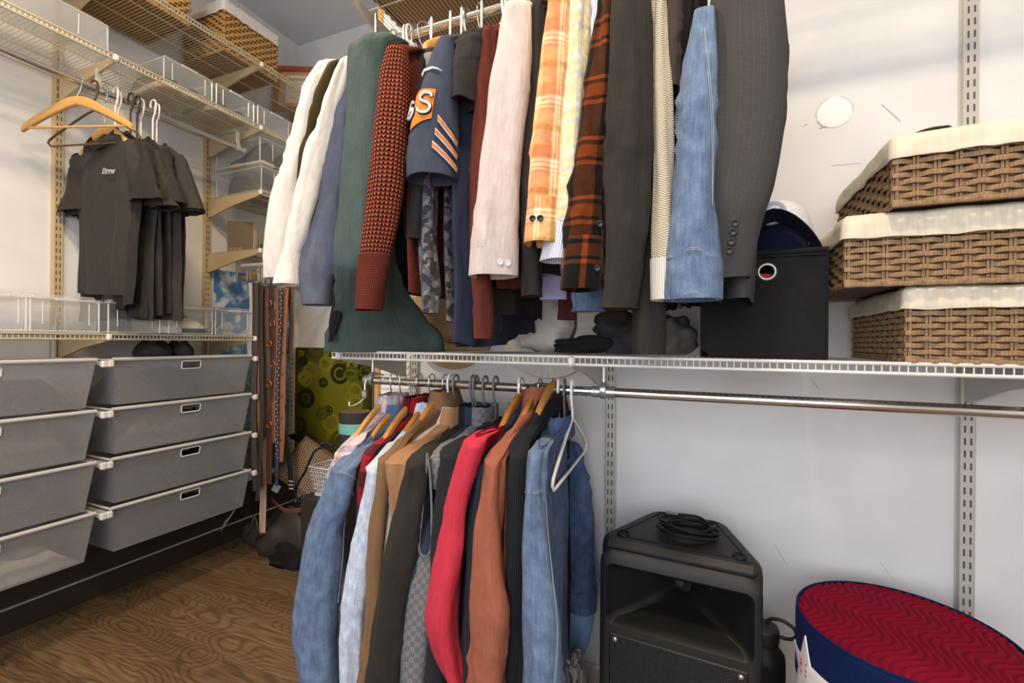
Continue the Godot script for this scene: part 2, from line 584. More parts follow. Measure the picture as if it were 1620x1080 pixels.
func make_materials():
	var w := mat("wall", c8(232, 232, 233), 0.75, 0, 0.3)
	w.albedo_texture = T.plaster
	w.uv1_triplanar = true
	w.uv1_world_triplanar = true
	w.uv1_scale = Vector3(0.7, 0.7, 0.7)
	mat("ceiling", c8(214, 217, 226), 0.9)
	mat("board_white", c8(226, 226, 222), 0.6)
	mat("track", c8(196, 194, 188), 0.42, 0.25)
	mat("track_beige", c8(204, 184, 146), 0.42, 0.25)
	mat("wire_beige", c8(206, 196, 172), 0.38, 0.35)
	mat("slot", c8(92, 80, 72), 0.8)
	mat("wire", c8(198, 194, 184), 0.38, 0.35)
	mat("wire_white", c8(222, 221, 218), 0.4, 0.1)
	mat("chrome", c8(214, 212, 206), 0.17, 0.95)
	mat("steel", c8(186, 186, 184), 0.32, 0.8)
	var cl := mat("clear", Color(0.93, 0.95, 0.96, 0.11), 0.1)
	cl.transparency = BaseMaterial3D.TRANSPARENCY_ALPHA
	var ce := mat("clear_edge", Color(0.95, 0.96, 0.96, 0.3), 0.2)
	ce.transparency = BaseMaterial3D.TRANSPARENCY_ALPHA
	var gl := mat("glass", Color(0.95, 0.97, 1, 0.06), 0.02)
	gl.transparency = BaseMaterial3D.TRANSPARENCY_ALPHA
	var me := mat("mesh", Color(0.68, 0.68, 0.69, 0.76), 0.5, 0.3)
	me.transparency = BaseMaterial3D.TRANSPARENCY_ALPHA
	me.albedo_texture = T.mesh_a
	me.uv1_scale = Vector3(11, 11, 1)
	var pl := mat("plain_plastic", c8(200, 198, 194), 0.45)
	pl.metallic = 0.1
	var b := mat("baseboard", c8(206, 206, 208), 0.5)
	b.roughness = 0.45
	for k in 4:
		var oak := mat("oak%d" % k, [c8(138, 114, 84), c8(128, 105, 78), c8(146, 121, 90), c8(132, 109, 80)][k], 0.42, 0, 0.45)
		oak.albedo_texture = T.oak
		oak.uv1_scale = Vector3(0.5, 1.5, 1)
		oak.uv1_offset = Vector3(0.37 * k, 0.61 * k, 0)
		oak.heightmap_enabled = true
		oak.heightmap_texture = T.oak
		oak.heightmap_scale = 0.05
	mat("shade_board", c8(52, 42, 36), 0.6)  # shade below the drawers put into the board colour
	mat("basket_gold", c8(150, 112, 64), 0.8)
	mat("dark_gap", c8(30, 24, 20), 0.9)
	var hw := mat("hanger_wood", c8(222, 170, 98), 0.42, 0, 0.5)
	hw.albedo_texture = T.wood
	hw.uv1_scale = Vector3(6, 6, 1)
	var hd := mat("hanger_oak", c8(196, 134, 66), 0.4, 0, 0.5)
	hd.albedo_texture = T.wood
	hd.uv1_scale = Vector3(6, 6, 1)
	mat("hanger_white", c8(240, 239, 236), 0.35)
	mat("hanger_black", c8(44, 42, 42), 0.4)
	mat("hanger_grey", c8(110, 110, 108), 0.45)
	mat("hanger_brown", c8(92, 66, 28), 0.35)
	mat("black_plastic", c8(26, 26, 27), 0.55, 0, 0.5)
	mat("black_satin", c8(22, 22, 23), 0.5, 0, 0.35)
	mat("white_paint", c8(236, 235, 232), 0.6)
	var st := mat("strand", c8(170, 137, 102), 0.6, 0, 0.35)
	st.albedo_texture = T.strand
	st.uv1_scale = Vector3(8, 30, 1)
	var s2 := mat("strand_gold", c8(205, 160, 98), 0.6, 0, 0.35)
	s2.albedo_texture = T.strand
	s2.uv1_scale = Vector3(8, 30, 1)
	mat("strand_dark", c8(96, 76, 58), 0.8)
	mat("strand_pale", c8(228, 218, 198), 0.6)
	fab("liner", c8(233, 224, 203), null, null, 0.3, 0.15, 0.1)
	# clothes
	fab("white_cotton", c8(232, 227, 220))
	fab("olive_black", c8(66, 58, 36))
	fab("slate_fleece", c8(96, 102, 120), null, null, 0.18, 0.2)
	fab("navy_soft", c8(66, 76, 104))
	fab("black_cotton", c8(53, 50, 48))
	fab("tee_black", c8(62, 59, 56))
	fab("black_deep", c8(36, 35, 37))
	fab("charcoal", c8(54, 52, 52))
	fab("green_nylon", c8(74, 90, 88), null, null, 0.35, 0.5, 0.1).roughness = 0.7
	fab("rust_knit", c8(170, 94, 74), T.knit, T.knit_h, 0.040, 0.5, 0.0)
	fab("rust_fine", c8(140, 74, 62), T.knit, T.knit_h, 0.016, 0.15, 0.0)
	fab("maroon", c8(100, 50, 42))
	fab("maroon_dark", c8(70, 34, 36))
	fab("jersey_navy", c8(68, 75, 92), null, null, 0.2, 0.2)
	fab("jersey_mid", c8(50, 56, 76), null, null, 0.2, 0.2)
	fab("stripe_orange", c8(226, 138, 66))
	fab("stripe_white", c8(226, 220, 222))
	fab("camo", Color(1, 1, 1), T.camo, null, 0.22, 0.3)
	fab("lavender", c8(202, 192, 190))
	fab("lavender_blue", c8(176, 174, 212))
	fab("plaid_orange", Color(1, 0.98, 0.95), T.plaid_orange, null, 0.13, 0.15)
	fab("plaid_pale", Color(1, 0.99, 0.96), T.plaid_pale, null, 0.10, 0.15)
	fab("plaid_brown", c8(212, 206, 204), T.plaid_brown, null, 0.12, 0.15)
	fab("plaid_red", Color(1, 1, 1), T.plaid_red, null, 0.09, 0.15)
	fab("plaid_pastel", Color(1, 1, 1), T.plaid_pastel, null, 0.11, 0.15)
	fab("seersucker", Color(1, 1, 1), T.seer, null, 0.02, 0.05)
	fab("crochet", c8(244, 238, 226), T.crochet, T.crochet_h, 0.035, 0.25, 0.1)
	fab("cream_rib", c8(244, 239, 228), T.rib, T.rib_h, 0.008, 0.06, 0.1)
	fab("brown_tee", c8(72, 63, 60))
	fab("denim_light", c8(176, 202, 236), T.denim, T.denim_h, 0.22, 0.2, 0.1)
	fab("denim_mid", c8(122, 142, 172), T.denim, T.denim_h, 0.22, 0.2, 0.1)
	fab("denim_dark", c8(94, 114, 150), T.denim, T.denim_h, 0.22, 0.2, 0.1)
	fab("denim_wash", c8(226, 238, 252), T.denim, T.denim_h, 0.22, 0.2, 0.1)
	mat("denim_seam", c8(160, 168, 180), 0.9)
	mat("denim_groove", c8(64, 84, 116), 0.9)
	fab("pinstripe", c8(92, 90, 90), T.pin, null, 0.02, 0.05, 0.1)
	fab("tan_cord", c8(146, 114, 84), T.rib, T.rib_h, 0.006, 0.05)
	fab("tan_suede", c8(164, 124, 92))
	fab("pale_grey", c8(196, 190, 184))
	fab("glen", Color(1, 1, 1), T.glen, null, 0.05, 0.05)
	fab("black_wool", c8(44, 44, 48), null, T.cloth, 0.08, 0.4)
	fab("red_fleece", c8(198, 58, 76))
	fab("red_deep", c8(150, 22, 44))
	fab("navy_rib", c8(54, 58, 70), T.rib, T.rib_h, 0.006, 0.06)
	fab("navy_plain", c8(50, 58, 74))
	fab("rust_cotton", c8(156, 94, 74))
	fab("black_rib", c8(42, 44, 50), T.rib, T.rib_h, 0.010, 0.15)
	fab("blue_pale", c8(150, 186, 226))
	fab("teal_cotton", c8(52, 84, 96), null, null, 0.35, 0.35)
	fab("dark_grey_cloth", c8(58, 58, 64))
	fab("grey_cloth", c8(110, 108, 104))
	fab("felt_white", c8(236, 230, 220), null, null, 0.4, 0.5)
	fab("straw", c8(206, 178, 132), T.rib, T.rib_h, 0.006, 0.06)
	fab("cube_black", c8(36, 36, 38), null, null, 0.3, 0.2, 0.05)
	fab("cap_white", c8(232, 232, 236), null, null, 0.1, 0.1)
	fab("cap_navy", c8(26, 30, 54), null, null, 0.1, 0.1)
	fab("velvet_red", c8(124, 14, 42), null, null, 0.1, 0.05, 0.9).rim_tint = 0.9
	fab("velvet_blue", c8(18, 34, 76), null, null, 0.1, 0.05, 0.9).rim_tint = 0.9
	mat("black_button", c8(28, 26, 25), 0.3)
	mat("pearl_button", c8(226, 218, 222), 0.25)
	mat("brass", c8(190, 150, 84), 0.3, 0.9)
	mat("copper", c8(190, 116, 76), 0.3, 0.9)
	for r in [["leather_tan", c8(132, 84, 58)], ["leather_brown", c8(76, 50, 37)], ["leather_dark", c8(52, 36, 28)], ["leather_black", c8(36, 32, 32)], ["strap_beige", c8(200, 168, 144)], ["strap_navy", c8(40, 46, 76)], ["leather_cognac", c8(138, 88, 56)]]:
		mat(r[0], r[1], 0.5, 0, 0.45)
	mat("shoe_dark", c8(48, 44, 42), 0.6)
	mat("shoe_brown", c8(110, 92, 76), 0.7)
	mat("shoe_white", c8(232, 226, 214), 0.5)
	mat("sole_tan", c8(190, 172, 140), 0.7)
	mat("frame_wood", c8(178, 104, 58), 0.4).albedo_texture = T.wood
	mat("paper", c8(238, 230, 208), 0.8)
	mat("mat_peach", c8(222, 168, 134), 0.8)
	mat("ink", c8(70, 62, 56), 0.8)
	mat("carton_grey", c8(110, 98, 82), 0.7)
	mat("carton_cream", c8(236, 216, 186), 0.7)
	mat("carton_pink", c8(222, 176, 156), 0.7)
	mat("ink_orange", c8(228, 128, 92), 0.6)
	mat("carton_black", c8(48, 40, 34), 0.6)
	mat("teal_band", c8(136, 208, 196), 0.6)
	mat("foam_black", c8(64, 58, 54), 0.85)
	mat("foam_top", c8(126, 104, 82), 0.85)
	var am := mat("perforated", c8(132, 110, 84), 0.45, 0.4)
	am.albedo_texture = T.perf_c
	am.heightmap_enabled = true
	am.heightmap_texture = T.perf
	am.heightmap_scale = 0.15
	am.uv1_scale = Vector3(20, 20, 1)
	mat("amp_brown", c8(104, 76, 50), 0.6)
	mat("amp_copper", c8(190, 138, 96), 0.4, 0.3)
	var gr := mat("grille", c8(40, 41, 45), 0.5, 0.3)
	gr.albedo_texture = T.perf_c
	gr.uv1_scale = Vector3(45, 45, 1)
	gr.heightmap_enabled = true
	gr.heightmap_texture = T.perf
	gr.heightmap_scale = 0.05
	for k in ["art", "sky"]:
		mat(k + "_print", Color(1, 1, 1), 0.4).albedo_texture = T[k]
	M.sky_print.roughness = 0.3
	M.art_print.albedo_color = c8(205, 200, 190)
	mat("emblem_blue", c8(150, 160, 190), 0.7)
	mat("bag_dark", c8(62, 54, 48), 0.6)
	mat("bag_gloss", c8(46, 44, 42), 0.2)
	mat("red_cloth", c8(206, 70, 56), 0.9)
	mat("spackle", c8(248, 248, 248), 0.8)
	mat("scuff", c8(206, 203, 198), 0.9)
	var lm := mat("lamp_glow", c8(255, 240, 215), 0.5)
	lm.emission_enabled = true
	lm.emission = c8(255, 222, 176)
	lm.emission_energy_multiplier = 3.0

# ---------------------------------------------------------------- the room
func slab(called: String, lo: Vector3, hi: Vector3, m: Material) -> MeshInstance3D:
	var b := MB.new()
	b.box((lo + hi) / 2, hi - lo)
	return struct(b, called, m)

func build_room():
	# floor of dark oak planks running along the back wall
	var fl := Node3D.new()
	fl.name = numbered("floor")
	fl.position = Vector3(0, -0.02, 0)
	add_child(fl)
	fl.set_meta("kind", "structure")
	var sub := MB.new()
	sub.box(Vector3((LX + RX) / 2, -0.07, (FZ + RZ) / 2), Vector3(RX - LX + 0.2, 0.1, RZ - FZ + 0.2))
	put(sub, "subfloor", M.dark_gap, fl)
	var z := FZ
	var row := 0
	while z < RZ:
		var z2 := minf(z + 0.092, RZ)
		var x := LX - rng.randf_range(0.0, 0.9)
		while x < RX:
			var x2 := x + rng.randf_range(0.9, 1.5)
			var a := maxf(x, LX)
			var c := minf(x2, RX)
			if c - a > 0.02:
				var b := MB.new()
				b.box(Vector3((a + c) / 2, -0.01, (z + z2) / 2), Vector3(c - a - 0.0008, 0.02, z2 - z - 0.0008), 0.0008)
				put(b, "plank", M["oak%d" % rng.randi_range(0, 3)], fl)
			x = x2
		z = z2
		row += 1
	slab("wall_left", Vector3(LX - 0.1, 0, FZ - 0.1), Vector3(LX, CEIL, RZ + 0.1), M.wall)
	slab("wall_far", Vector3(LX, 0, FZ - 0.1), Vector3(-1.22, CEIL, FZ), M.wall)
	var wb := slab("wall_back", Vector3(-1.22, 0, FZ - 0.1), Vector3(RX, CEIL, BZ), M.wall)
	slab("wall_right", Vector3(RX, 0, FZ - 0.1), Vector3(RX + 0.1, CEIL, RZ + 0.1), M.wall)
	slab("ceiling", Vector3(LX - 0.1, CEIL, FZ - 0.1), Vector3(RX + 0.1, CEIL + 0.1, RZ + 0.1), M.ceiling)
	# rear wall with the window behind the camera
	var wr := Node3D.new()
	wr.name = numbered("wall_rear")
	wr.position = Vector3(0, 0, RZ)
	add_child(wr)
	wr.set_meta("kind", "structure")
	for q in [[LX, -1.4, 0.0, CEIL], [0.9, RX, 0.0, CEIL], [-1.4, 0.9, 0.0, 0.55], [-1.4, 0.9, 2.45, CEIL]]:
		var b := MB.new()
		b.box(Vector3((q[0] + q[1]) / 2, (q[2] + q[3]) / 2, RZ + 0.05), Vector3(q[1] - q[0], q[3] - q[2], 0.1))
		put(b, "wall_panel", M.wall, wr)
	var win := Node3D.new()
	win.name = numbered("window_1")
	win.position = Vector3(-0.25, 0.55, RZ + 0.05)
	add_child(win)
	win.set_meta("kind", "structure")
	for q in [[-1.37, 1.5, 0.06, 1.9], [-0.25, 1.5, 0.05, 1.9], [0.87, 1.5, 0.06, 1.9]]:
		var b := MB.new()
		b.box(Vector3(q[0], q[1], RZ + 0.05), Vector3(q[2], q[3], 0.08), 0.004)
		put(b, "frame", M.white_paint, win)
	for y in [0.58, 2.42]:
		var b := MB.new()
		b.box(Vector3(-0.25, y, RZ + 0.05), Vector3(2.18, 0.06, 0.08), 0.004)
		put(b, "frame", M.white_paint, win)
	for x in [-0.81, 0.31]:
		var b := MB.new()
		b.box(Vector3(x, 1.5, RZ + 0.06), Vector3(1.06, 1.78, 0.004))
		put(b, "pane", M.glass, win)
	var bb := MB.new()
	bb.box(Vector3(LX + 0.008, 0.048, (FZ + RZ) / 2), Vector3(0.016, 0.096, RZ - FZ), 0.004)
	struct(bb, "baseboard_left", M.shade_board)  # baseboard coloured dark for the shade under the drawers
	bb = MB.new()
	bb.box(Vector3(LX + 0.009, 0.097, (FZ + RZ) / 2), Vector3(0.018, 0.005, RZ - FZ), 0.002)
	struct(bb, "lit_edge_trim_2", M.baseboard)  # added pale strip, paints the lit top edge of the baseboard
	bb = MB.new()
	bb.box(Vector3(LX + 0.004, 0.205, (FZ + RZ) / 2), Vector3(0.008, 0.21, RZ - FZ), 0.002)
	struct(bb, "shade_trim_3", M.shade_board)  # added dark sheet, paints the shade on the wall below the drawers
	bb = MB.new()
	bb.box(Vector3((-1.22 + RX) / 2, 0.048, BZ + 0.008), Vector3(RX + 1.22, 0.096, 0.016), 0.004)
	struct(bb, "baseboard_back", M.baseboard)
	bb = MB.new()
	bb.box(Vector3((LX - 1.22) / 2, 0.048, FZ + 0.008), Vector3(1.28, 0.096, 0.016), 0.004)
	struct(bb, "baseboard_far", M.baseboard)
	bb = MB.new()
	bb.box(Vector3(-1.222, 1.3, BZ + 0.004), Vector3(0.022, 2.6, 0.02), 0.004)
	struct(bb, "trim_1", M.hanger_wood)
	var k := 0
	for p in lamp_spots():
		var l := thing("ceiling_lamp", ["round flush ceiling lamp above the left shelving", "round flush ceiling lamp above the open floor"][k], "lamp", p)
		k += 1
		var b := MB.new()
		b.lathe([[0.17, 0.0], [0.17, -0.02], [0.155, -0.03]], Transform3D(Basis(), p), 32, true, true)
		put(b, "base", M.white_paint, l)
		b = MB.new()
		b.lathe([[0.15, -0.03], [0.145, -0.045], [0.11, -0.06], [0.0, -0.066]], Transform3D(Basis(), p), 32, true, false)
		put(b, "diffuser", M.lamp_glow, l)
	# patched hole and pencil scuffs on the back wall
	var c := on_z(1320, 178, BZ)
	var pt := MB.new()
	pt.lathe([[0.041, 0.0], [0.0405, 0.0025], [0.0, 0.003]], Transform3D(Basis(Vector3.RIGHT, PI / 2), c), 36, true, false)
	put(pt, "patch_disc", M.spackle, wb)
	for seg in [[-0.1, 1.3], [1.9, 3.3], [3.5, 4.3]]:
		var line := []
		for s in 12:
			var an: float = lerpf(seg[0], seg[1], s / 11.0)
			line.append(c + Vector3(cos(an), sin(an), 0) * (0.0425 + 0.001 * sin(s * 2.3)) + Vector3(0, 0, 0.001))
		pt = MB.new()
		pt.tube(line, 0.0011, 4)
		put(pt, "crack", M.scuff, wb)
	for s in [[1270, 200, 1277, 196, 1.3], [1296, 203, 1312, 197, 2], [1395, 165, 1425, 192, 1.3], [1315, 262, 1362, 258, 0.8], [1225, 860, 1245, 893, 0.7], [1282, 598, 1296, 615, 1.0], [1222, 325, 1226, 320, 0.8], [1392, 888, 1420, 925, 0.5]]:
		pt = MB.new()
		pt.tube([on_z(s[0], s[1], BZ + 0.0003), on_z(s[2], s[3], BZ + 0.0003)], 0.0012 * s[4], 4)
		put(pt, "scuff_mark", M.scuff, wb)

# slotted upright: n is the direction away from the wall, a the direction across it
func upright(at: Vector3, y0: float, y1: float, n: Vector3, a: Vector3, label: String, m_: Material):
	var o := thing("slotted_upright", label, "upright", Vector3(at.x, y0, at.z) + n * 0.0, "slotted wall uprights")
	var bs := Basis(a, Vector3.UP, n)
	var b := MB.new()
	var m := Vector3(at.x, (y0 + y1) / 2, at.z)
	b.box(m + n * 0.0135, Vector3(0.026, y1 - y0, 0.003), 0.0008, bs)
	for s in [-1, 1]:
		b.box(m + n * 0.008 + a * s * 0.0135, Vector3(0.003, y1 - y0, 0.015), 0.0008, bs)
		b.box(m + n * 0.0012 + a * s * 0.0165, Vector3(0.006, y1 - y0, 0.002), 0.0, bs)
	put(b, "channel", m_, o)
	b = MB.new()
	var y := y0 + 0.03
	while y < y1 - 0.02:
		for s in [-1, 1]:
			b.box(Vector3(at.x, y, at.z) + n * 0.0152 + a * s * 0.006, Vector3(0.0038, 0.017, 0.0008), 0.0, bs)
		y += 0.0305
	put(b, "slots", M.slot, o, "", "stuff")

# wire shelf: o = back corner at wall, a = along, d = away from the wall
func wire_shelf(label: String, o: Vector3, a: Vector3, d: Vector3, length: float, depth: float, brackets: Array, m: Material, group := "wire shelves") -> Node3D:
	var t := thing("wire_shelf", label, "shelf", o, group)
	var b := MB.new()
	var k := 0
	var cnt := int(length / 0.0135)
	for j in cnt + 1:
		var p := o + a * (length * j / cnt)
		b.tube([p, p + d * (depth - 0.004), p + d * depth + Vector3(0, -0.004, 0), p + d * depth + Vector3(0, -0.019, 0)], 0.0015, 4, false, false)
	put(b, "cross_wires", m, t, "", "stuff")
	for q in [[0.0, -0.004, 0.003], [depth * 0.36, -0.004, 0.0026], [depth * 0.7, -0.004, 0.0026], [depth, -0.001, 0.0042], [depth, -0.02, 0.0042]]:
		b = MB.new()
		b.tube([o + d * q[0] + Vector3(0, q[1], 0), o + d * q[0] + a * length + Vector3(0, q[1], 0)], q[2], 6)
		put(b, "long_wire", m, t)
	for s in brackets:
		bracket(t, o + a * s, d, depth, m)
	return t

func bracket(t: Node, at: Vector3, d: Vector3, depth: float, m_: Material):
	var b := MB.new()
	var p := PackedVector2Array([Vector2(0.01, -0.006), Vector2(0.01, -0.1), Vector2(0.03, -0.1), Vector2(depth * 0.55, -0.055), Vector2(depth - 0.02, -0.03), Vector2(depth, -0.022), Vector2(depth, -0.006)])
	b.prism(p, 0.009, Transform3D(Basis(d, Vector3.UP, d.cross(Vector3.UP)), at))
	put(b, "bracket", M.track_beige if m_ == M.wire_beige else M.track, t)
	b = MB.new()
	b.box(at + d * (depth + 0.004) + Vector3(0, -0.012, 0), Vector3(0.018, 0.026, 0.018), 0.005)
	put(b, "bracket_tip", M.wire_white, t)

func clear_box(label: String, lo: Vector3, hi: Vector3, group: String) -> Node3D:
	var t := thing("clear_box", label, "storage box", Vector3((lo.x + hi.x) / 2, lo.y, (lo.z + hi.z) / 2), group)
	var c := (lo + hi) / 2
	var s := hi - lo
	var y2 := hi.y - s.y * 0.16
	var b := MB.new()
	var i := 0.006
	b.quad(Vector3(lo.x + i, lo.y, lo.z + i), Vector3(hi.x - i, lo.y, lo.z + i), Vector3(hi.x, y2, lo.z), Vector3(lo.x, y2, lo.z), c)
	b.quad(Vector3(lo.x + i, lo.y, hi.z - i), Vector3(hi.x - i, lo.y, hi.z - i), Vector3(hi.x, y2, hi.z), Vector3(lo.x, y2, hi.z), c)
	b.quad(Vector3(lo.x + i, lo.y, lo.z + i), Vector3(lo.x + i, lo.y, hi.z - i), Vector3(lo.x, y2, hi.z), Vector3(lo.x, y2, lo.z), c)
	b.quad(Vector3(hi.x - i, lo.y, lo.z + i), Vector3(hi.x - i, lo.y, hi.z - i), Vector3(hi.x, y2, hi.z), Vector3(hi.x, y2, lo.z), c)
	b.quad(Vector3(lo.x + i, lo.y + 0.001, lo.z + i), Vector3(hi.x - i, lo.y + 0.001, lo.z + i), Vector3(hi.x - i, lo.y + 0.001, hi.z - i), Vector3(lo.x + i, lo.y + 0.001, hi.z - i), c)
	put(b, "shell", M.clear, t)
	b = MB.new()
	for q in [[lo.x, lo.z], [hi.x, lo.z], [lo.x, hi.z], [hi.x, hi.z]]:
		b.box(Vector3(q[0], (lo.y + y2) / 2, q[1]), Vector3(0.006, y2 - lo.y, 0.006), 0.002)
	b.box(Vector3(c.x, lo.y + 0.004, hi.z), Vector3(s.x, 0.005, 0.004), 0.001)
	b.box(Vector3(hi.x, lo.y + 0.004, c.z), Vector3(0.004, 0.005, s.z), 0.001)
	b.box(Vector3(hi.x + 0.002, c.y, lo.z + s.z * 0.16), Vector3(0.004, s.y * 0.6, 0.004), 0.001)
	b.box(Vector3(hi.x + 0.002, c.y, hi.z - s.z * 0.16), Vector3(0.004, s.y * 0.6, 0.004), 0.001)
	put(b, "edges", M.clear_edge, t, "", "stuff")
	b = MB.new()
	b.box(Vector3(c.x, y2 + 0.004, c.z), Vector3(s.x + 0.01, 0.008, s.z + 0.008), 0.003)
	put(b, "lid_rim", M.clear_edge, t)
	b = MB.new()
	b.box(Vector3(c.x, hi.y - s.y * 0.07, c.z), Vector3(s.x - 0.01, s.y * 0.12, s.z - 0.01), 0.006)
	put(b, "lid", M.clear, t)
	b = MB.new()
	b.box(Vector3(hi.x + 0.004, y2 + 0.004, c.z), Vector3(0.008, 0.012, s.z * 0.34), 0.003)
	put(b, "latch", M.clear_edge, t)
	return t

# a shoe with its heel at p, pointing along ang (turned about y)
func shoe(label: String, p: Vector3, ang: float, length: float, up: Material, sole: Material, group := "", high := 0.085):
	var xf := Transform3D(Basis(Vector3.UP, ang), p)
	var t := thing("shoe", label, "shoe", p, group)
	var prof := [[0.0, 0.028, 0.8], [0.06, 0.034, 1.0], [0.22, 0.036, 0.98], [0.38, 0.038, 0.92], [0.52, 0.042, 0.66], [0.68, 0.047, 0.5], [0.84, 0.045, 0.42], [0.95, 0.032, 0.32], [1.0, 0.012, 0.18]]
	var rs := []
	for q in spline(prof, 16):
		var ring := PackedVector3Array()
		for s in 14:
			var an := TAU * s / 14
			var yy: float = maxf(sin(an), -0.35)
			ring.append(xf * Vector3(q[0] * length, 0.018 + (yy + 0.35) / 1.35 * q[2] * high, cos(an) * q[1] * (1.0 - 0.35 * maxf(yy, 0))))
		rs.append(ring)
	var b := MB.new()
	b.rings(rs, true, true, true)
	put(b, "upper", up, t)
	rs = []
	for y in [0.0, 0.004, 0.018, 0.022]:
		var ring := PackedVector3Array()
		var g: float = 0.95 if y == 0.0 else 1.06
		var sp := spline(prof, 12)
		for q in sp:
			ring.append(xf * Vector3(q[0] * length * 1.01, y, q[1] * g))
		sp.reverse()
		for q in sp:
			ring.append(xf * Vector3(q[0] * length * 1.01, y, -q[1] * g))
		rs.append(ring)
	b = MB.new()
	b.rings(rs, true, true, true)
	put(b, "sole", sole, t)
	b = MB.new()
	for k in 4:
		var x := length * (0.40 + 0.07 * k)
		b.tube([xf * Vector3(x, 0.018 + high * (0.82 - 0.12 * k), -0.018), xf * Vector3(x + 0.004, 0.024 + high * (0.86 - 0.12 * k), 0), xf * Vector3(x, 0.018 + high * (0.82 - 0.12 * k), 0.018)], 0.003, 5)
	put(b, "laces", sole, t)

# closed outline of a box seen from above, with counts per side, for woven baskets
func outline(lo: Vector3, hi: Vector3, pitch: float, per: int) -> Array:
	# list of [x, z, out x, out z, path distance in pitches]
	var out := []
	var cs := [Vector2(lo.x, hi.z), Vector2(hi.x, hi.z), Vector2(hi.x, lo.z), Vector2(lo.x, lo.z)]
	var d := 0.0
	for k in 4:
		var a: Vector2 = cs[k]
		var b: Vector2 = cs[(k + 1) % 4]
		var e := (b - a).normalized()
		var o := Vector2(-e.y, e.x)
		o = o if o.dot(a - Vector2((lo.x + hi.x) / 2, (lo.z + hi.z) / 2)) > 0 else -o
		var n := maxi(3, roundi(a.distance_to(b) / pitch))
		if n % 2 == 0: n += 1
		for j in n * per:
			var p := a.lerp(b, float(j) / (n * per))
			var oo := o if j > 0 else (o + Vector2(-cs[posmod(k - 1, 4)].direction_to(a).y, cs[posmod(k - 1, 4)].direction_to(a).x) * signf(o.dot(Vector2(-e.y, e.x)))).normalized() * 1.2
			out.append([p.x, p.y, oo.x, oo.y, d + float(j) / per])
		d += n
	return out

func wicker(called: String, label: String, lo: Vector3, hi: Vector3, pitch: float, rowh: float, m: Material, group: String, liner_drop: float, single: bool, liner_mat: Material = null) -> Node3D:
	var t := thing(called, label, "basket", Vector3((lo.x + hi.x) / 2, lo.y, (lo.z + hi.z) / 2), group)
	var out := outline(lo, hi, pitch, 5)
	var c := (lo + hi) / 2
	var b := MB.new()
	b.box(c, hi - lo - Vector3(0.012, 0.004, 0.012))
	put(b, "inner_wall", M.basket_gold if single else M.strand_dark, t)
	var rows := int((hi.y - lo.y) / rowh)
	var all := MB.new()
	var rad := rowh * 0.44
	var amp := minf(0.0045, rowh * 0.36)
	for r in rows + 1:
		b = all if single else MB.new()
		var rs := []
		var y := lo.y + rowh * (r + 0.5) if r < rows else lo.y + rowh * 0.1
		for q in out:
			var w := cos(q[4] * PI + (PI if r % 2 else 0.0))
			w = signf(w) * pow(absf(w), 0.7) * amp + 0.001
			var vy := sin(q[4] * PI * 2.0 + r) * rowh * 0.05
			var h := rad
			var th := 0.0019
			if r == rows:
				w = 0.003 + 0.002 * sin(q[4] * TAU)
				th = 0.004
			var oo := Vector3(q[2], 0, q[3])
			var p := Vector3(q[0], y + vy, q[1]) + oo * w
			rs.append(PackedVector3Array([p + Vector3(0, h, 0), p + Vector3(0, h * 0.7, 0) + oo * th, p + Vector3(0, -h * 0.7, 0) + oo * th, p + Vector3(0, -h, 0), p - oo * th]))
		rs.append(rs[0])
		b.rings(rs, true)
		if not single:
			put(b, "strand", m, t)
	if single:
		put(all, "woven_sides", m, t, "", "stuff")
	all = MB.new()
	for j in range(0, out.size(), 5):
		var q = out[j]
		b = all if single else MB.new()
		var oo := Vector3(q[2], 0, q[3])
		var sd := Vector3(-q[3], 0, q[2])
		for e in [-1, 1]:
			b.box(Vector3(q[0], c.y, q[1]) + sd * e * pitch * 0.085 + oo * 0.0005, Vector3(pitch * 0.13, hi.y - lo.y, 0.003), 0.0006, Basis(sd, Vector3.UP, oo))
		if not single:
			put(b, "stake", m, t)
	if single:
		put(all, "stakes", m, t, "", "stuff")
	if liner_drop > 0:
		var rs := []
		for q in [[-0.03, -0.05], [-0.022, -0.004], [-0.008, 0.007], [0.003, 0.008], [0.0095, 0.0], [0.0105, -0.35], [0.011, -0.7], [0.012, -1.0], [0.0085, -0.99]]:
			var ring := PackedVector3Array()
			for p in out:
				var s := N1.get_noise_3d(p[0] * 12, q[1] * 3 + lo.y * 9, p[1] * 12)
				var y: float = hi.y + (q[1] if q[1] > -0.2 else q[1] * liner_drop)
				if q[1] < -0.3: y += 0.002 * s
				var w: float = q[0] + (0.003 * s if q[0] > 0 else 0.0)
				ring.append(Vector3(p[0] + p[2] * w, y + 0.002 * s, p[1] + p[3] * w))
			rs.append(ring)
		b = MB.new()
		b.rings(rs, true, true)
		put(b, "cloth_liner", liner_mat if liner_mat else M.liner, t)
	return t

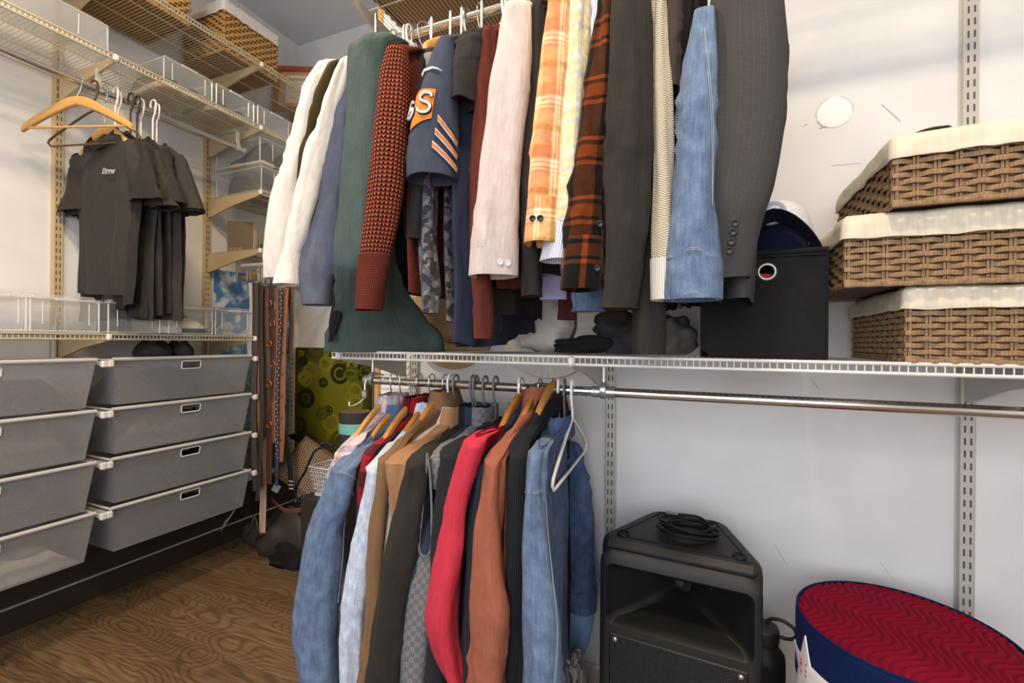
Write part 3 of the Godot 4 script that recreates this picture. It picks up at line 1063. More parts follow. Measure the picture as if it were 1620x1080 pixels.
# ---------------------------------------------------------------- left wall
func build_left():
	var X := Vector3.RIGHT
	var A := Vector3.FORWARD
	for q in [[-1.02, "slotted upright on the left wall behind the hanging tee shirts"], [-1.64, "slotted upright on the left wall beside the bay of small shelves"], [-2.19, "slotted upright in the far corner behind the belts"]]:
		upright(Vector3(LX, 0, q[0]), 0.2, 2.75, X, A, q[1], M.track_beige)
	var z0 := -0.2
	wire_shelf("topmost wire shelf on the left wall carrying woven baskets", Vector3(LX + 0.012, 2.55, z0), A, X, 1.99, 0.40, [0.82, 1.44, 1.985], M.wire_beige)
	wire_shelf("long wire shelf above the tee shirt rod with clear boxes", Vector3(LX + 0.012, 2.23, z0), A, X, 1.99, 0.40, [0.82, 1.44, 1.985], M.wire_beige)
	wire_shelf("short wire shelf carrying two stacked clear shoe boxes", Vector3(LX + 0.012, 1.905, -1.64), A, X, 0.55, 0.40, [0.0, 0.545], M.wire_beige)
	wire_shelf("short wire shelf carrying a small grey carton", Vector3(LX + 0.012, 1.61, -1.64), A, X, 0.55, 0.40, [0.0, 0.545], M.wire_beige)
	wire_shelf("eye level wire shelf above the mesh drawers", Vector3(LX + 0.012, 1.165, z0), A, X, 1.45, 0.37, [0.82, 1.44], M.wire_beige)
	# rod
	var t := thing("closet_rod", "chrome clothes rod under the left wire shelf", "rod", Vector3(-2.2, 2.12, -1.0))
	var b := MB.new()
	b.tube([Vector3(-2.2, 2.12, -0.2), Vector3(-2.2, 2.12, -1.64)], 0.0125, 16)
	put(b, "tube", M.chrome, t)
	b = MB.new()
	b.tube([Vector3(-2.2, 2.12, -0.95), Vector3(-2.2, 2.12, -1.05)], 0.0142, 16)
	put(b, "sleeve_joint", M.steel, t)
	for z in [-1.02, -1.6]:
		b = MB.new()
		b.strip([Vector3(-2.2, 2.20, z), Vector3(-2.2, 2.15, z), Vector3(-2.185, 2.115, z), Vector3(-2.2, 2.105, z), Vector3(-2.216, 2.118, z)], 0.011, 0.004, [A])
		put(b, "rod_holder", M.track, t)
	b = MB.new()
	b.lathe([[0.0145, 0.0], [0.0145, 0.012], [0.0, 0.014]], Transform3D(Basis(X, -PI / 2), Vector3(-2.2, 2.12, -1.63)), 16, true, false)
	put(b, "end_cap", M.track, t)
	left_boxes()
	left_drawers()
	left_shirts()
	belts()
	left_pictures()

func left_boxes():
	var g := "clear shoe boxes on the long upper wire shelf"
	var zz := func(px, x): return on_x(px, 300, x).z
	var xf := -2.125
	var s := []
	for q in [[-160, 171, "large clear bin at the near end of the upper left shelf"], [255, 336, "clear shoe box on the upper left shelf holding black shoes, nearer of the two"], [339, 402, "clear shoe box on the upper left shelf holding dark shoes, farther of the two"], [405, 465, "empty clear shoe box at the far end of the upper left shelf"]]:
		var za: float = zz.call(maxf(q[0], 20), xf) if q[0] > 0 else -0.45
		var zb: float = zz.call(q[1], xf)
		s.append([za, zb])
		clear_box(q[2], Vector3(xf - 0.33, 2.234, zb + 0.006), Vector3(xf, 2.234 + 0.125, za - 0.006), g)
	for k in [1, 2]:
		var zm: float = (s[k][0] + s[k][1]) / 2
		for e in [-1, 1]:
			shoe(["black leather shoe in the nearer upper shoe box, %s", "dark shoe in the farther upper shoe box, %s"][k - 1] % ("near side" if e > 0 else "far side"), Vector3(xf - 0.29, 2.238, zm + e * 0.045), 0.0, 0.27, M.shoe_dark if k == 1 else M.black_plastic, M.sole_tan, "shoes in the upper boxes")
	# two boxes stacked in the bay
	for k in 2:
		var lo := Vector3(xf - 0.32, 1.91 + 0.150 * k, -2.12)
		var hi := Vector3(xf + 0.02 - 0.012 * k, 1.91 + 0.150 * k + 0.145, -1.66)
		clear_box(["clear shoe box with dark shoes, lower of the stacked pair", "clear shoe box with a tan soled shoe, upper of the stacked pair"][k], lo, hi, "stacked clear shoe boxes in the bay")
		for e in 2:
			shoe(["dark suede shoe in the lower stacked box", "dark boot with tan sole in the upper stacked box"][k] + [", near side", ", far side"][e], Vector3(xf - 0.29 + 0.28 * k, lo.y + 0.004, -1.73 - 0.14 * e), PI * k, 0.28, M.shoe_dark, M.sole_tan if k == 1 else M.shoe_brown, "shoes in the stacked boxes", 0.11)
	# row on the eye level shelf
	g = "clear boxes in a row on the eye level shelf"
	xf = -2.135
	var row := [[-45, 43, "clear box at the near end of the eye level shelf"], [46, 158, "empty clear box below the front of the tee shirts"], [170, 254, "clear box under the lowest hem of the black tee shirts"], [266, 337, "clear box holding a white sneaker"], [340, 401, "clear box holding a pale strappy sandal at the shelf end"]]
	for q in row:
		var za: float = on_x(maxf(q[0], -45), 500, xf).z
		var zb: float = on_x(q[1], 500, xf).z
		clear_box(q[2], Vector3(xf - 0.31, 1.169, zb + 0.003), Vector3(xf, 1.169 + 0.135, za - 0.003), g)
	var zs: float = on_x(301, 500, xf).z
	shoe("white sneaker in a clear box, toe to the front", Vector3(xf - 0.28, 1.174, zs + 0.055), 0.0, 0.27, M.shoe_white, M.shoe_white, "", 0.1)
	shoe("black and white sneaker beside the white one", Vector3(xf - 0.28, 1.174, zs - 0.05), 0.0, 0.27, M.shoe_white, M.black_plastic, "", 0.1)
	# sandal: sole and straps
	var zc: float = on_x(368, 500, xf).z
	var t := thing("sandal", "pale strappy sandal in the clear box at the shelf end", "sandal", Vector3(xf - 0.15, 1.173, zc))
	var b := MB.new()
	b.strip([Vector3(xf - 0.28, 1.18, zc), Vector3(xf - 0.15, 1.178, zc), Vector3(xf - 0.03, 1.18, zc)], [0.03, 0.032, 0.036], 0.012, [Vector3(0, 0, 1)])
	put(b, "sole", M.sole_tan, t)
	for k in 5:
		var x := xf - 0.25 + 0.045 * k
		b = MB.new()
		var pts := []
		for j in 9:
			var an := PI * j / 8
			pts.append(Vector3(x + 0.02 * sin(an), 1.182 + (0.075 - 0.008 * k) * sin(an), zc + 0.034 * cos(an)))
		b.strip(pts, 0.004, 0.003, [Vector3(1, 0, 0)])
		put(b, "strap", M.shoe_white, t)
	# woven baskets on the topmost shelf
	g = "golden woven baskets on the topmost shelf"
	wicker("woven_basket", "golden woven basket with white liner beside the framed certificate", Vector3(-2.47, 2.556, -1.80), Vector3(-2.175, 2.80, -1.505), 0.024, 0.0165, M.strand_gold, g, 0.055, true, M.white_cotton)
	wicker("woven_basket", "golden woven basket at the near end of the topmost shelf", Vector3(-2.47, 2.556, -1.33), Vector3(-2.16, 2.80, -0.85), 0.024, 0.0165, M.strand_gold, g, 0.055, true, M.white_cotton)
	# framed certificate leaning at the end of the topmost shelf
	var c := Vector3(-2.33, 2.558, -2.10)
	t = thing("certificate", "wooden framed certificate leaning at the end of the topmost shelf", "picture", c)
	var bs := Basis(Vector3.UP, deg_to_rad(26)) * Basis(Vector3.RIGHT, deg_to_rad(-9))
	var P := func(x, y, z): return c + bs * Vector3(x, y, z)
	var w := 0.34
	var h := 0.31
	for q in [[0.0, 0.017, w, 0.034], [0.0, h - 0.017, w, 0.034], [-w / 2 + 0.017, h / 2, 0.034, h - 0.068], [w / 2 - 0.017, h / 2, 0.034, h - 0.068]]:
		b = MB.new()
		b.box(P.call(q[0], q[1], 0.0), Vector3(q[2], q[3], 0.022), 0.005, bs)
		put(b, "frame", M.frame_wood, t)
	b = MB.new()
	b.box(P.call(0, h / 2, -0.004), Vector3(w - 0.06, h - 0.06, 0.004), 0, bs)
	put(b, "mat_board", M.mat_peach, t)
	b = MB.new()
	b.box(P.call(0.01, h / 2, -0.001), Vector3(w - 0.13, h - 0.12, 0.003), 0, bs)
	var pp := put(b, "document", M.paper, t)
	lettering("Northern Illinois", 0.024, "droid serif", P.call(0.01, h - 0.088, 0.0012), bs, M.ink, pp, 0.0006)
	for k in 4:
		b = MB.new()
		b.box(P.call(0.01, h - 0.12 - 0.026 * k, 0.001), Vector3([0.10, 0.14, 0.12, 0.07][k], 0.004, 0.001), 0, bs)
		put(b, "text_line", M.carton_pink, pp)
	# carton on the short shelf
	c = Vector3(-2.35, 1.614, -1.745)
	bs = Basis(Vector3.UP, deg_to_rad(38))
	t = thing("carton", "grey brown carton with orange lettering on the short shelf", "box", c)
	b = MB.new()
	b.box(c + Vector3(0, 0.085, 0), Vector3(0.125, 0.17, 0.10), 0.002, bs)
	put(b, "body", M.carton_grey, t)
	var art := MB.new()
	art.box(c + bs * Vector3(0.0635, 0.085, 0), Vector3(0.0015, 0.168, 0.098), 0, bs)
	var side := put(art, "printed_side", M.carton_pink, t, "pink and cream printed side of the carton")
	art = MB.new()
	var arch := PackedVector2Array([Vector2(-0.045, -0.08)])
	for j in 13:
		var an := PI - PI * j / 12
		arch.append(Vector2(-0.012 + 0.033 * cos(an), 0.02 + 0.033 * sin(an)))
	arch.append(Vector2(0.021, -0.08))
	art.prism(arch, 0.001, Transform3D(bs * Basis(Vector3.UP, PI / 2), c + bs * Vector3(0.0648, 0.085, 0)))
	put(art, "arch_print", M.carton_cream, side)
	lettering("nood", 0.032, "droid sans", c + bs * Vector3(-0.028, 0.022, 0.051), bs, M.ink_orange, t, 0.0012)
	b = MB.new()
	b.box(Vector3(-2.29, 1.634, -1.87), Vector3(0.10, 0.04, 0.10), 0.004, bs)
	b.box(Vector3(-2.29, 1.668, -1.87), Vector3(0.09, 0.028, 0.09), 0.004, bs)
	solo(b, "small_case", M.carton_black, "small dark case lying right of the grey carton", "case")

func lettering(text: String, size: float, face: String, at: Vector3, bs: Basis, m: Material, parent: Node, depth := 0.001, bold := false) -> MeshInstance3D:
	var tm := TextMesh.new()
	var f := SystemFont.new()
	f.font_names = PackedStringArray([face])
	if bold:
		f.font_weight = 700
	tm.font = f
	tm.text = text
	tm.font_size = 64
	tm.pixel_size = size / 64.0
	tm.depth = depth
	tm.curve_step = 2.0
	var o := MeshInstance3D.new()
	o.mesh = tm
	o.material_override = m
	o.name = "lettering"
	var off := Vector3.ZERO
	var p := parent
	while p and p != self:
		off += p.position
		p = p.get_parent()
	o.transform = Transform3D(bs, at - off)
	parent.add_child(o, true)
	return o

func left_drawers():
	var heights := [1.065, 0.871, 0.677, 0.486]
	var words := ["top", "second", "third", "bottom"]
	for col in 2:
		var za := -1.035 if col else -0.385
		var zb := -1.625 if col else -0.985
		for k in 4:
			mesh_drawer("wire mesh drawer, %s of the %s stack" % [words[k], "right" if col else "left"], za, zb, heights[k], col, k)
	# hanging frame: runners between the stacks
	for col in 2:
		var t := thing("drawer_frame", "grey metal frame carrying the %s stack of mesh drawers" % ("right" if col else "left"), "frame", Vector3(-2.47, 0.3, -1.33 if col else -0.69))
		for z in ([-1.022, -1.638] if col else [-0.372, -1.002]):
			var b := MB.new()
			b.box(Vector3(-2.47, 0.75, z), Vector3(0.02, 0.9, 0.014), 0.003)
			put(b, "post", M.track, t)
			for y in heights:
				b = MB.new()
				b.box(Vector3(-2.29, y - 0.014, z), Vector3(0.35, 0.016, 0.015), 0.003)
				put(b, "runner", M.track, t)
				b = MB.new()
				b.box(Vector3(-2.108, y - 0.014, z), Vector3(0.02, 0.026, 0.02), 0.004)
				put(b, "stop", M.wire_white, t)

func mesh_drawer(label: String, za: float, zb: float, y: float, col: int, k: int):
	var xb := -2.46
	var xf := -2.125
	var t := thing("mesh_drawer", label, "drawer", Vector3((xb + xf) / 2, y - 0.18, (za + zb) / 2), "wire mesh drawers on the left wall")
	var i := 0.022
	var yb := y - 0.178
	var c := Vector3((xb + xf) / 2, y - 0.09, (za + zb) / 2)
	var T0 := [Vector3(xf, y, za), Vector3(xf, y, zb), Vector3(xb, y, zb), Vector3(xb, y, za)]
	var B0 := [Vector3(xf - i, yb, za - i), Vector3(xf - i, yb, zb + i), Vector3(xb + i, yb, zb + i), Vector3(xb + i, yb, za - i)]
	var b := MB.new()
	for j in [1, 2, 3]:
		b.quad(T0[j], T0[(j + 1) % 4], B0[(j + 1) % 4], B0[j], c)
	b.quad(B0[0], B0[1], B0[2], B0[3], c)
	put(b, "basket", M.mesh, t)
	# front panel with the handle hole
	var FP := func(u: float, v: float): return (T0[0].lerp(T0[1], u)).lerp(B0[0].lerp(B0[1], u), v)
	b = MB.new()
	var us := [0.0, 0.44, 0.58, 1.0]
	var vs := [0.0, 0.08, 0.27, 1.0]
	for iu in 3:
		for iv in 3:
			if not (iu == 1 and iv == 1):
				b.quad(FP.call(us[iu], vs[iv]), FP.call(us[iu + 1], vs[iv]), FP.call(us[iu + 1], vs[iv + 1]), FP.call(us[iu], vs[iv + 1]), c)
	var fp := put(b, "front_panel", M.mesh, t)
	b = MB.new()
	var hp := []
	for q in [[0.445, 0.08], [0.575, 0.08], [0.58, 0.10], [0.58, 0.24], [0.572, 0.27], [0.448, 0.27], [0.44, 0.24], [0.44, 0.10]]:
		hp.append(FP.call(q[0], q[1]) + Vector3(0.001, 0, 0))
	b.tube(hp, 0.003, 6, true)
	put(b, "handle_frame", M.wire_white, fp)
	b = MB.new()
	b.tube([T0[0] + Vector3(0.004, 0.002, 0), T0[1] + Vector3(0.004, 0.002, 0)], 0.0075, 8)
	b.tube([T0[1], T0[2]], 0.005, 6)
	b.tube([T0[2], T0[3]], 0.005, 6)
	b.tube([T0[3], T0[0]], 0.005, 6)
	put(b, "rim", M.plain_plastic, t)
	# clothes inside
	var rs := []
	var fill: float = [0.72, 0.7, 0.66, 0.55][k] + (0.1 if col == 1 and k == 0 else 0.0)
	for r in 9:
		var ring := PackedVector3Array()
		for s in 15:
			var u := r / 8.0
			var v := s / 14.0
			var e := minf(minf(u, 1 - u), minf(v, 1 - v))
			var g := smoothstep(0.0, 0.14, e)
			var nz := N1.get_noise_3d(u * 6 + k * 9, v * 9 + col * 7, k * 3.1)
			ring.append(Vector3(lerpf(xb + 0.03, xf - 0.03, u), yb + 0.004 + (0.165 * fill * (0.75 + 0.45 * nz)) * g, lerpf(za - 0.03, zb + 0.03, v)))
		rs.append(ring)
	b = MB.new()
	b.rings(rs, false)
	var pick = [M.black_cotton, M.grey_cloth, M.dark_grey_cloth, M.pale_grey, M.black_deep, M.grey_cloth, M.navy_plain, M.dark_grey_cloth][k + col * 4]
	solo(b, "clothes_heap", pick, "folded clothes inside the %s mesh drawer of the %s stack" % [["top", "second", "third", "bottom"][k], "right" if col else "left"], "clothes", "clothes in the mesh drawers")
	if col == 1 and k == 0:
		for q in [[242, 558, 30], [285, 559, 20]]:
			var p := on_x(q[0], q[1], -2.2)
			rs = []
			for r in 7:
				var ring := PackedVector3Array()
				for s in 12:
					var an := TAU * s / 12
					var g: float = sin(PI * (r + 0.5) / 7.0)
					ring.append(Vector3(p.x + cos(an) * 0.07 * g, 1.055 + 0.035 * (1 - cos(PI * r / 6.0)) * (1 + 0.3 * sin(an * 3)), p.z + sin(an) * 0.0024 * q[2] * g))
				rs.append(ring)
			b = MB.new()
			b.rings(rs, true, true, true)
			solo(b, "folded_garment", M.black_cotton, "black garment poking above the top right drawer, %s" % ("larger one" if q[2] == 30 else "smaller one"), "clothes")

# ---------------------------------------------------------------- belts
func belts():
	var t := thing("belt_rack", "chrome sliding belt rack under the short shelf", "rack", Vector3(-2.25, 1.48, -1.78))
	var b := MB.new()
	b.tube([Vector3(-2.42, 1.60, -1.76), Vector3(-2.42, 1.49, -1.76), Vector3(-2.40, 1.475, -1.76), Vector3(-2.06, 1.475, -1.76), Vector3(-2.04, 1.485, -1.76)], 0.005, 8)
	put(b, "rail", M.steel, t)
	for k in 12:
		b = MB.new()
		var x := -2.36 + 0.026 * k
		b.tube([Vector3(x, 1.478, -1.76), Vector3(x, 1.482, -1.74), Vector3(x, 1.496, -1.725)], 0.003, 6)
		put(b, "peg", M.brass, t)
	b = MB.new()
	b.tube([Vector3(-2.32, 1.545, -1.72), Vector3(-2.06, 1.545, -1.72), Vector3(-2.06, 1.60, -1.72)], 0.011, 10)
	put(b, "slide_bar", M.wire_white, t)
	b = MB.new()
	b.tube([Vector3(-2.06, 1.475, -1.76), Vector3(-2.06, 1.475, -2.12)], 0.005, 8)
	put(b, "end_rail", M.steel, t)
	# [px, top, bottom, width m, material, label, lean px, x plane]
	var list := [
		[397, 447, 560, 0.030, M.pale_grey, "pale grey webbing belt, first on the rack", 0, -2.14],
		[402, 447, 776, 0.030, M.leather_dark, "dark brown leather belt at the left of the rack", 1, -2.12],
		[409, 445, 768, 0.014, M.leather_tan, "narrow reddish tan belt beside the drawers", 2, -2.11],
		[417, 450, 842, 0.042, M.strap_beige, "long beige elastic strap reaching the bag pile", -2, -2.14],
		[415, 450, 792, 0.020, M.leather_black, "black belt hanging in front of the beige strap", -4, -2.09],
		[420, 452, 690, 0.034, M.leather_brown, "brown leather belt left of the ringed belt", 1, -2.10],
		[429, 452, 766, 0.034, M.leather_brown, "brown punched belt linked by copper rings", -1, -2.08],
		[436, 455, 700, 0.020, M.leather_tan, "orange tan narrow belt right of the ringed belt", -1, -2.06],
		[442, 458, 768, 0.016, M.strap_navy, "navy belt dotted with small pale studs", -3, -2.05],
		[450, 455, 730, 0.040, M.leather_cognac, "wide cognac leather belt at the right of the rack", -5, -2.05],
		[452, 640, 775, 0.034, M.leather_black, "black belt with round white eyelets and studded tip", 4, -2.03],
		[459, 450, 560, 0.026, M.leather_brown, "brown belt at the far right of the rack", 0, -2.05],
	]
	var n := 0
	for q in list:
		var pts := []
		for j in 9:
			var s := j / 8.0
			pts.append(on_x(q[0] + q[6] * s * s * 2 + sin(s * 5.0 + n) * 1.0, lerpf(q[1], q[2], s), q[7]) + Vector3(0.006 * sin(s * 6 + n), 0, 0))
		var o := thing("belt", q[5], "belt", pts[8])
		var wd := Vector3(0.93, 0, -0.36).rotated(Vector3.UP, 0.25 * sin(n * 1.7))
		b = MB.new()
		b.strip(pts, q[3] / 2, 0.004, [wd])
		put(b, "strap", q[4], o)
		var top: Vector3 = pts[0]
		if n != 10:
			b = MB.new()
			var bk := []
			for e in [[-1, 0.0], [1, 0.0], [1, 0.05], [-1, 0.05]]:
				bk.append(top + wd * e[0] * (q[3] / 2 + 0.004) + Vector3(0.004, 0.01 + e[1], 0.004))
			b.tube(bk, 0.003, 6, true)
			put(b, "buckle", M.brass if n % 2 else M.steel, o)
			b = MB.new()
			b.tube([top + Vector3(0, 0.06, 0.004), top + Vector3(0.0, 0.012, 0.008)], 0.0022, 5)
			put(b, "prong", M.brass, o)
		if n in [6]:
			for j in 7:
				var p := on_x(q[0] + (2 if j % 2 else -3), 480 + j * 32, q[7] + 0.008)
				b = MB.new()
				var rp := []
				for s in 14:
					rp.append(p + (wd * cos(TAU * s / 14) + Vector3.UP * sin(TAU * s / 14) * 1.3) * 0.013)
				b.tube(rp, 0.003, 6, true)
				put(b, "ring", M.copper, o)
			b = MB.new()
			for j in 5:
				b.lathe([[0.003, 0], [0.0, 0.001]], Transform3D(Basis(Vector3.BACK, -PI / 2), pts[8].lerp(pts[6], 0.12 + j * 0.2) + Vector3(0.0035, 0, 0)), 8)
			put(b, "punch_holes", M.dark_gap, o)
		if n == 10:
			for j in 7:
				var p: Vector3 = (pts[0] as Vector3).lerp(pts[8], 0.18 + 0.1 * j) + Vector3(0.004, 0, 0.002)
				b = MB.new()
				var rp := []
				for s in 10:
					rp.append(p + (wd * cos(TAU * s / 10) + Vector3.UP * sin(TAU * s / 10)) * 0.0065)
				b.tube(rp, 0.0022, 5, true)
				put(b, "eyelet", M.white_paint, o)
			b = MB.new()
			for r in 3:
				for s in 3:
					b.box((pts[8] as Vector3).lerp(pts[7], 0.15 + r * 0.35) + wd * (s - 1) * 0.010 + Vector3(0.004, 0, 0.002), Vector3(0.007, 0.007, 0.004), 0.002)
			put(b, "studs", M.white_paint, o)
		if n == 8:
			b = MB.new()
			for j in 46:
				var p := (pts[j * 7 / 46] as Vector3).lerp(pts[j * 7 / 46 + 1], fposmod(j * 7 / 46.0, 1.0))
				b.box(p + Vector3(0.004, 0, 0.002) + wd * (0.004 if j % 2 else -0.004), Vector3(0.005, 0.006, 0.003), 0.001)
			put(b, "studs", M.stripe_white, o, "", "stuff")
		if n == 9:
			b = MB.new()
			for j in 6:
				b.box((pts[2] as Vector3).lerp(pts[7], j / 5.0) + Vector3(0.003, 0, 0.001), Vector3(0.004, 0.016, 0.003), 0)
			put(b, "slots", M.leather_brown, o)
		n += 1

func left_pictures():
	var t := thing("sky_print", "tall blue sky print with leaves standing behind the belts", "picture", Vector3(LX + 0.02, 0.35, -1.92))
	var b := MB.new()
	b.box(Vector3(LX + 0.018, 0.94, -1.915), Vector3(0.016, 1.18, 0.50), 0.002)
	put(b, "board", M.board_white, t)
	b = MB.new()
	var c := Vector3(0, 1, -1.9)
	b.quad(Vector3(LX + 0.0268, 1.53, -1.665), Vector3(LX + 0.0268, 1.53, -2.165), Vector3(LX + 0.0268, 0.35, -2.165), Vector3(LX + 0.0268, 0.35, -1.665), Vector3(LX, 0.9, -1.9))
	for j in 4:
		b.t[j] = Vector2((-1.665 - b.v[j].z) / 0.5, (1.53 - b.v[j].y) / 1.18)
	put(b, "print", M.sky_print, t)
	t = thing("ring_canvas", "olive green canvas with overlapping rings on the far wall", "picture", Vector3(-2.15, 0.37, FZ + 0.02))
	b = MB.new()
	b.box(Vector3(-2.155, 0.735, FZ + 0.018), Vector3(0.63, 0.73, 0.034), 0.004)
	put(b, "canvas", M.foam_top, t)
	b = MB.new()
	b.quad(Vector3(-2.468, 1.098, FZ + 0.0358), Vector3(-1.842, 1.098, FZ + 0.0358), Vector3(-1.842, 0.372, FZ + 0.0358), Vector3(-2.468, 0.372, FZ + 0.0358), Vector3(-2.15, 0.7, FZ))
	for j in 4:
		b.t[j] = Vector2((b.v[j].x + 2.468) / 0.626, (1.098 - b.v[j].y) / 0.726)
	put(b, "painting", M.art_print, t)

# ---------------------------------------------------------------- clothes
func fwd_depth(p: Vector3) -> float:
	return (p - EYE).dot(-cam_basis.z)

# sleeve path from photograph pixels [x, y, width] carried to the plane z: list of [centre, half width, half depth, across, away]
func path_px(list: Array, z: float, deep: float, cnt := 30) -> Array:
	var out := []
	for q in spline(list, cnt):
		var c := on_z(q[0], q[1], z)
		var v := c - EYE
		v.y = 0
		v = v.normalized()
		var a: float = q[2] * 0.5 * fwd_depth(c) / F
		out.append([c, a, minf(deep, a * 1.1), v.cross(Vector3.UP).normalized(), v])
	return out

func cloth_point(q: Array, an: float, seed_: float, folds: float, grow: float, sc: float, amp: float, shift: Vector3) -> Vector3:
	var ca := cos(an)
	var sa := sin(an)
	var ex: float = signf(ca) * pow(absf(ca), 0.9)
	var ey: float = signf(sa) * pow(absf(sa), 1.12)
	var w: Vector3 = q[0] + shift + q[3] * ex * (q[1] + grow) * sc + q[4] * ey * (q[2] + grow) * sc
	var rad: Vector3 = (q[3] * ca * q[2] + q[4] * sa * q[1]).normalized()
	var o := seed_ * 3.7
	var long := N1.get_noise_3d(w.x * 13 + o, w.y * 1.7 + o, w.z * 13)
	var cr := absf(N1.get_noise_3d(w.x * 7 + w.y * 5.0 + o, w.y * 13 - w.x * 6.0, w.z * 7 + o * 2.0))
	var crease := pow(maxf(1.0 - cr * 3.2, 0.0), 1.6)
	var mask := smoothstep(-0.1, 0.5, N1.get_noise_3d(w.x * 3 + o * 5, w.y * 2.6, o))
	var fold := sin(an * 3.0 + seed_ * 2.0 + N1.get_noise_2d(w.y * 1.6, seed_ * 9) * 4.0)
	return w + rad * folds * amp * (0.015 * long + 0.0095 * crease * mask + 0.0034 * fold)

func sleeve_rings(path: Array, seed_: float, folds: float, from: float, to: float, grow: float, dome: bool, tuck: float, to_neck := Vector3.ZERO) -> Array:
	# rings along a part (from..to) of the path; the end is turned inside so that the cloth has an edge
	var rs := []
	var n := path.size()
	var i0 := int(round(from * (n - 1)))
	var i1 := int(round(to * (n - 1)))
	var mk := func(q: Array, shift: Vector3, sc: float, amp: float) -> PackedVector3Array:
		var ring := PackedVector3Array()
		for s in 34:
			ring.append(cloth_point(q, TAU * s / 34, seed_, folds, grow, sc, amp, shift))
		return ring
	if dome and to_neck != Vector3.ZERO:
		# the sleeve head runs up the shoulder towards the collar
		for g in [[0.60, 0.25], [0.56, 0.40], [0.44, 0.56], [0.32, 0.70], [0.20, 0.84], [0.09, 0.95]]:
			var sh: Vector3 = to_neck * g[0]
			sh.y += 0.018 * sin(g[0] / 0.6 * PI)
			rs.append(mk.call(path[i0], sh, g[1], g[1]))
	elif dome:
		for g in [[0.034, 0.12], [0.031, 0.45], [0.022, 0.74], [0.010, 0.92]]:
			rs.append(mk.call(path[i0], Vector3(0, g[0], 0), g[1], g[1]))
	for k in range(i0, i1 + 1):
		rs.append(mk.call(path[k], Vector3.ZERO, 1.0, 1.0))
	if tuck > 0:
		rs.append(mk.call(path[i1], Vector3(0, -0.0015, 0), 0.965, 1.0))
		rs.append(mk.call(path[i1], Vector3(0, 0.002, 0), 0.92, 1.0))
		rs.append(mk.call(path[maxi(i1 - 3, 0)], Vector3.ZERO, 0.86, 0.8))
		rs.append(mk.call(path[maxi(i1 - 5, 0)], Vector3.ZERO, 0.6, 0.5))
		rs.append(mk.call(path[maxi(i1 - 5, 0)], Vector3(0, 0.004, 0), 0.1, 0.1))
	return rs

# the point of a sleeve's cloth that a photograph pixel falls on, lifted by off
func on_sleeve(path: Array, z: float, px: float, py: float, sd: float, folds: float, off: float) -> Vector3:
	var s := on_z(px, py, z)
	var k := 1
	while k < path.size() - 1 and path[k][0].y > s.y:
		k += 1
	var a: Array = path[k - 1]
	var b: Array = path[k]
	var t: float = clampf((a[0].y - s.y) / maxf(a[0].y - b[0].y, 1e-5), -1.0, 1.5)
	var q := [(a[0] as Vector3).lerp(b[0], t), lerpf(a[1], b[1], t), lerpf(a[2], b[2], t), a[3], a[4]]
	var lat: float = clampf((s - q[0]).dot(q[3]) / maxf(q[1], 0.001), -0.99, 0.99)
	var ca := signf(lat) * pow(absf(lat), 1.0 / 0.9)
	var an := -acos(ca)
	return cloth_point(q, an, sd, folds, off, 1.0, 1.0, Vector3.ZERO)

func body_rings(h: Vector3, d: Vector3, sf: float, sb: float, yn: float, ys: float, yh: float, th: float, seed_: float, opt: Dictionary) -> Array:
	var side := d.cross(Vector3.UP).normalized()
	var rs := []
	var rows := 24
	var pull: float = opt.get("pull", 0.05)      # how far the front edge stands back below the shoulder
	var hemf: float = opt.get("hemf", 1.0)
	var neck: float = opt.get("neck", 0.07)
	var drop: float = opt.get("drop", 0.0)
	var wave: float = opt.get("wave", 1.0)
	for r in rows + 3:
		var y: float
		var F0 := sf
		var B0 := sb
		var t := th
		if r <= 7:
			var k := r / 7.0
			y = lerpf(yn, ys, k)
			F0 = lerpf(neck, sf, pow(k, 0.85))
			B0 = lerpf(neck, sb, pow(k, 0.85))
			t = lerpf(0.030, th * 0.75, smoothstep(0.0, 0.7, k))
		else:
			var k := clampf((r - 7) / float(rows - 7), 0, 1)
			y = lerpf(ys, yh, k)
			F0 = (sf - pull * smoothstep(0.0, 0.18, k)) * lerpf(1.0, hemf, k)
			B0 = sb - 0.02 * smoothstep(0.0, 0.2, k)
			t = th * lerpf(0.75, 1.0, smoothstep(0, 0.3, k))
			if r > rows:
				t *= [0.0, 0.86, 0.5][r - rows]
				y += [0.0, 0.004, 0.08][r - rows]
		var ring := PackedVector3Array()
		var kk := clampf((ys - y) / maxf(ys - yh, 0.01), 0, 1)
		for s in 44:
			var an := TAU * s / 44
			var ca := cos(an)
			var sa := sin(an)
			var u: float = signf(ca) * pow(absf(ca), 0.75)
			var along: float = u * (F0 if u > 0 else B0)
			var amp := (0.004 + 0.013 * kk) * wave
			var off := amp * N1.get_noise_3d(along * 9.0, y * 1.3, seed_ * 7.7) * 1.6 + amp * 0.5 * sin(along * 34.0 + seed_ * 3 + y * 2.0)
			var own := 0.004 * wave * N1.get_noise_3d(along * 16, y * 12, seed_ * 3.1 + signf(sa) * 5.0)
			var yy := y - drop * kk * (0.5 + 0.5 * sin(along * 9 + seed_)) + 0.006 * wave * kk * N1.get_noise_2d(along * 20, seed_ * 4)
			if r < 6:
				yy -= opt.get("scoop", 0.0) * (1.0 - r / 6.0) * maxf(sa, 0)
			ring.append(Vector3(h.x, yy, h.z) + d * along + side * (sa * (t + own) + off))
		rs.append(ring)
	return rs

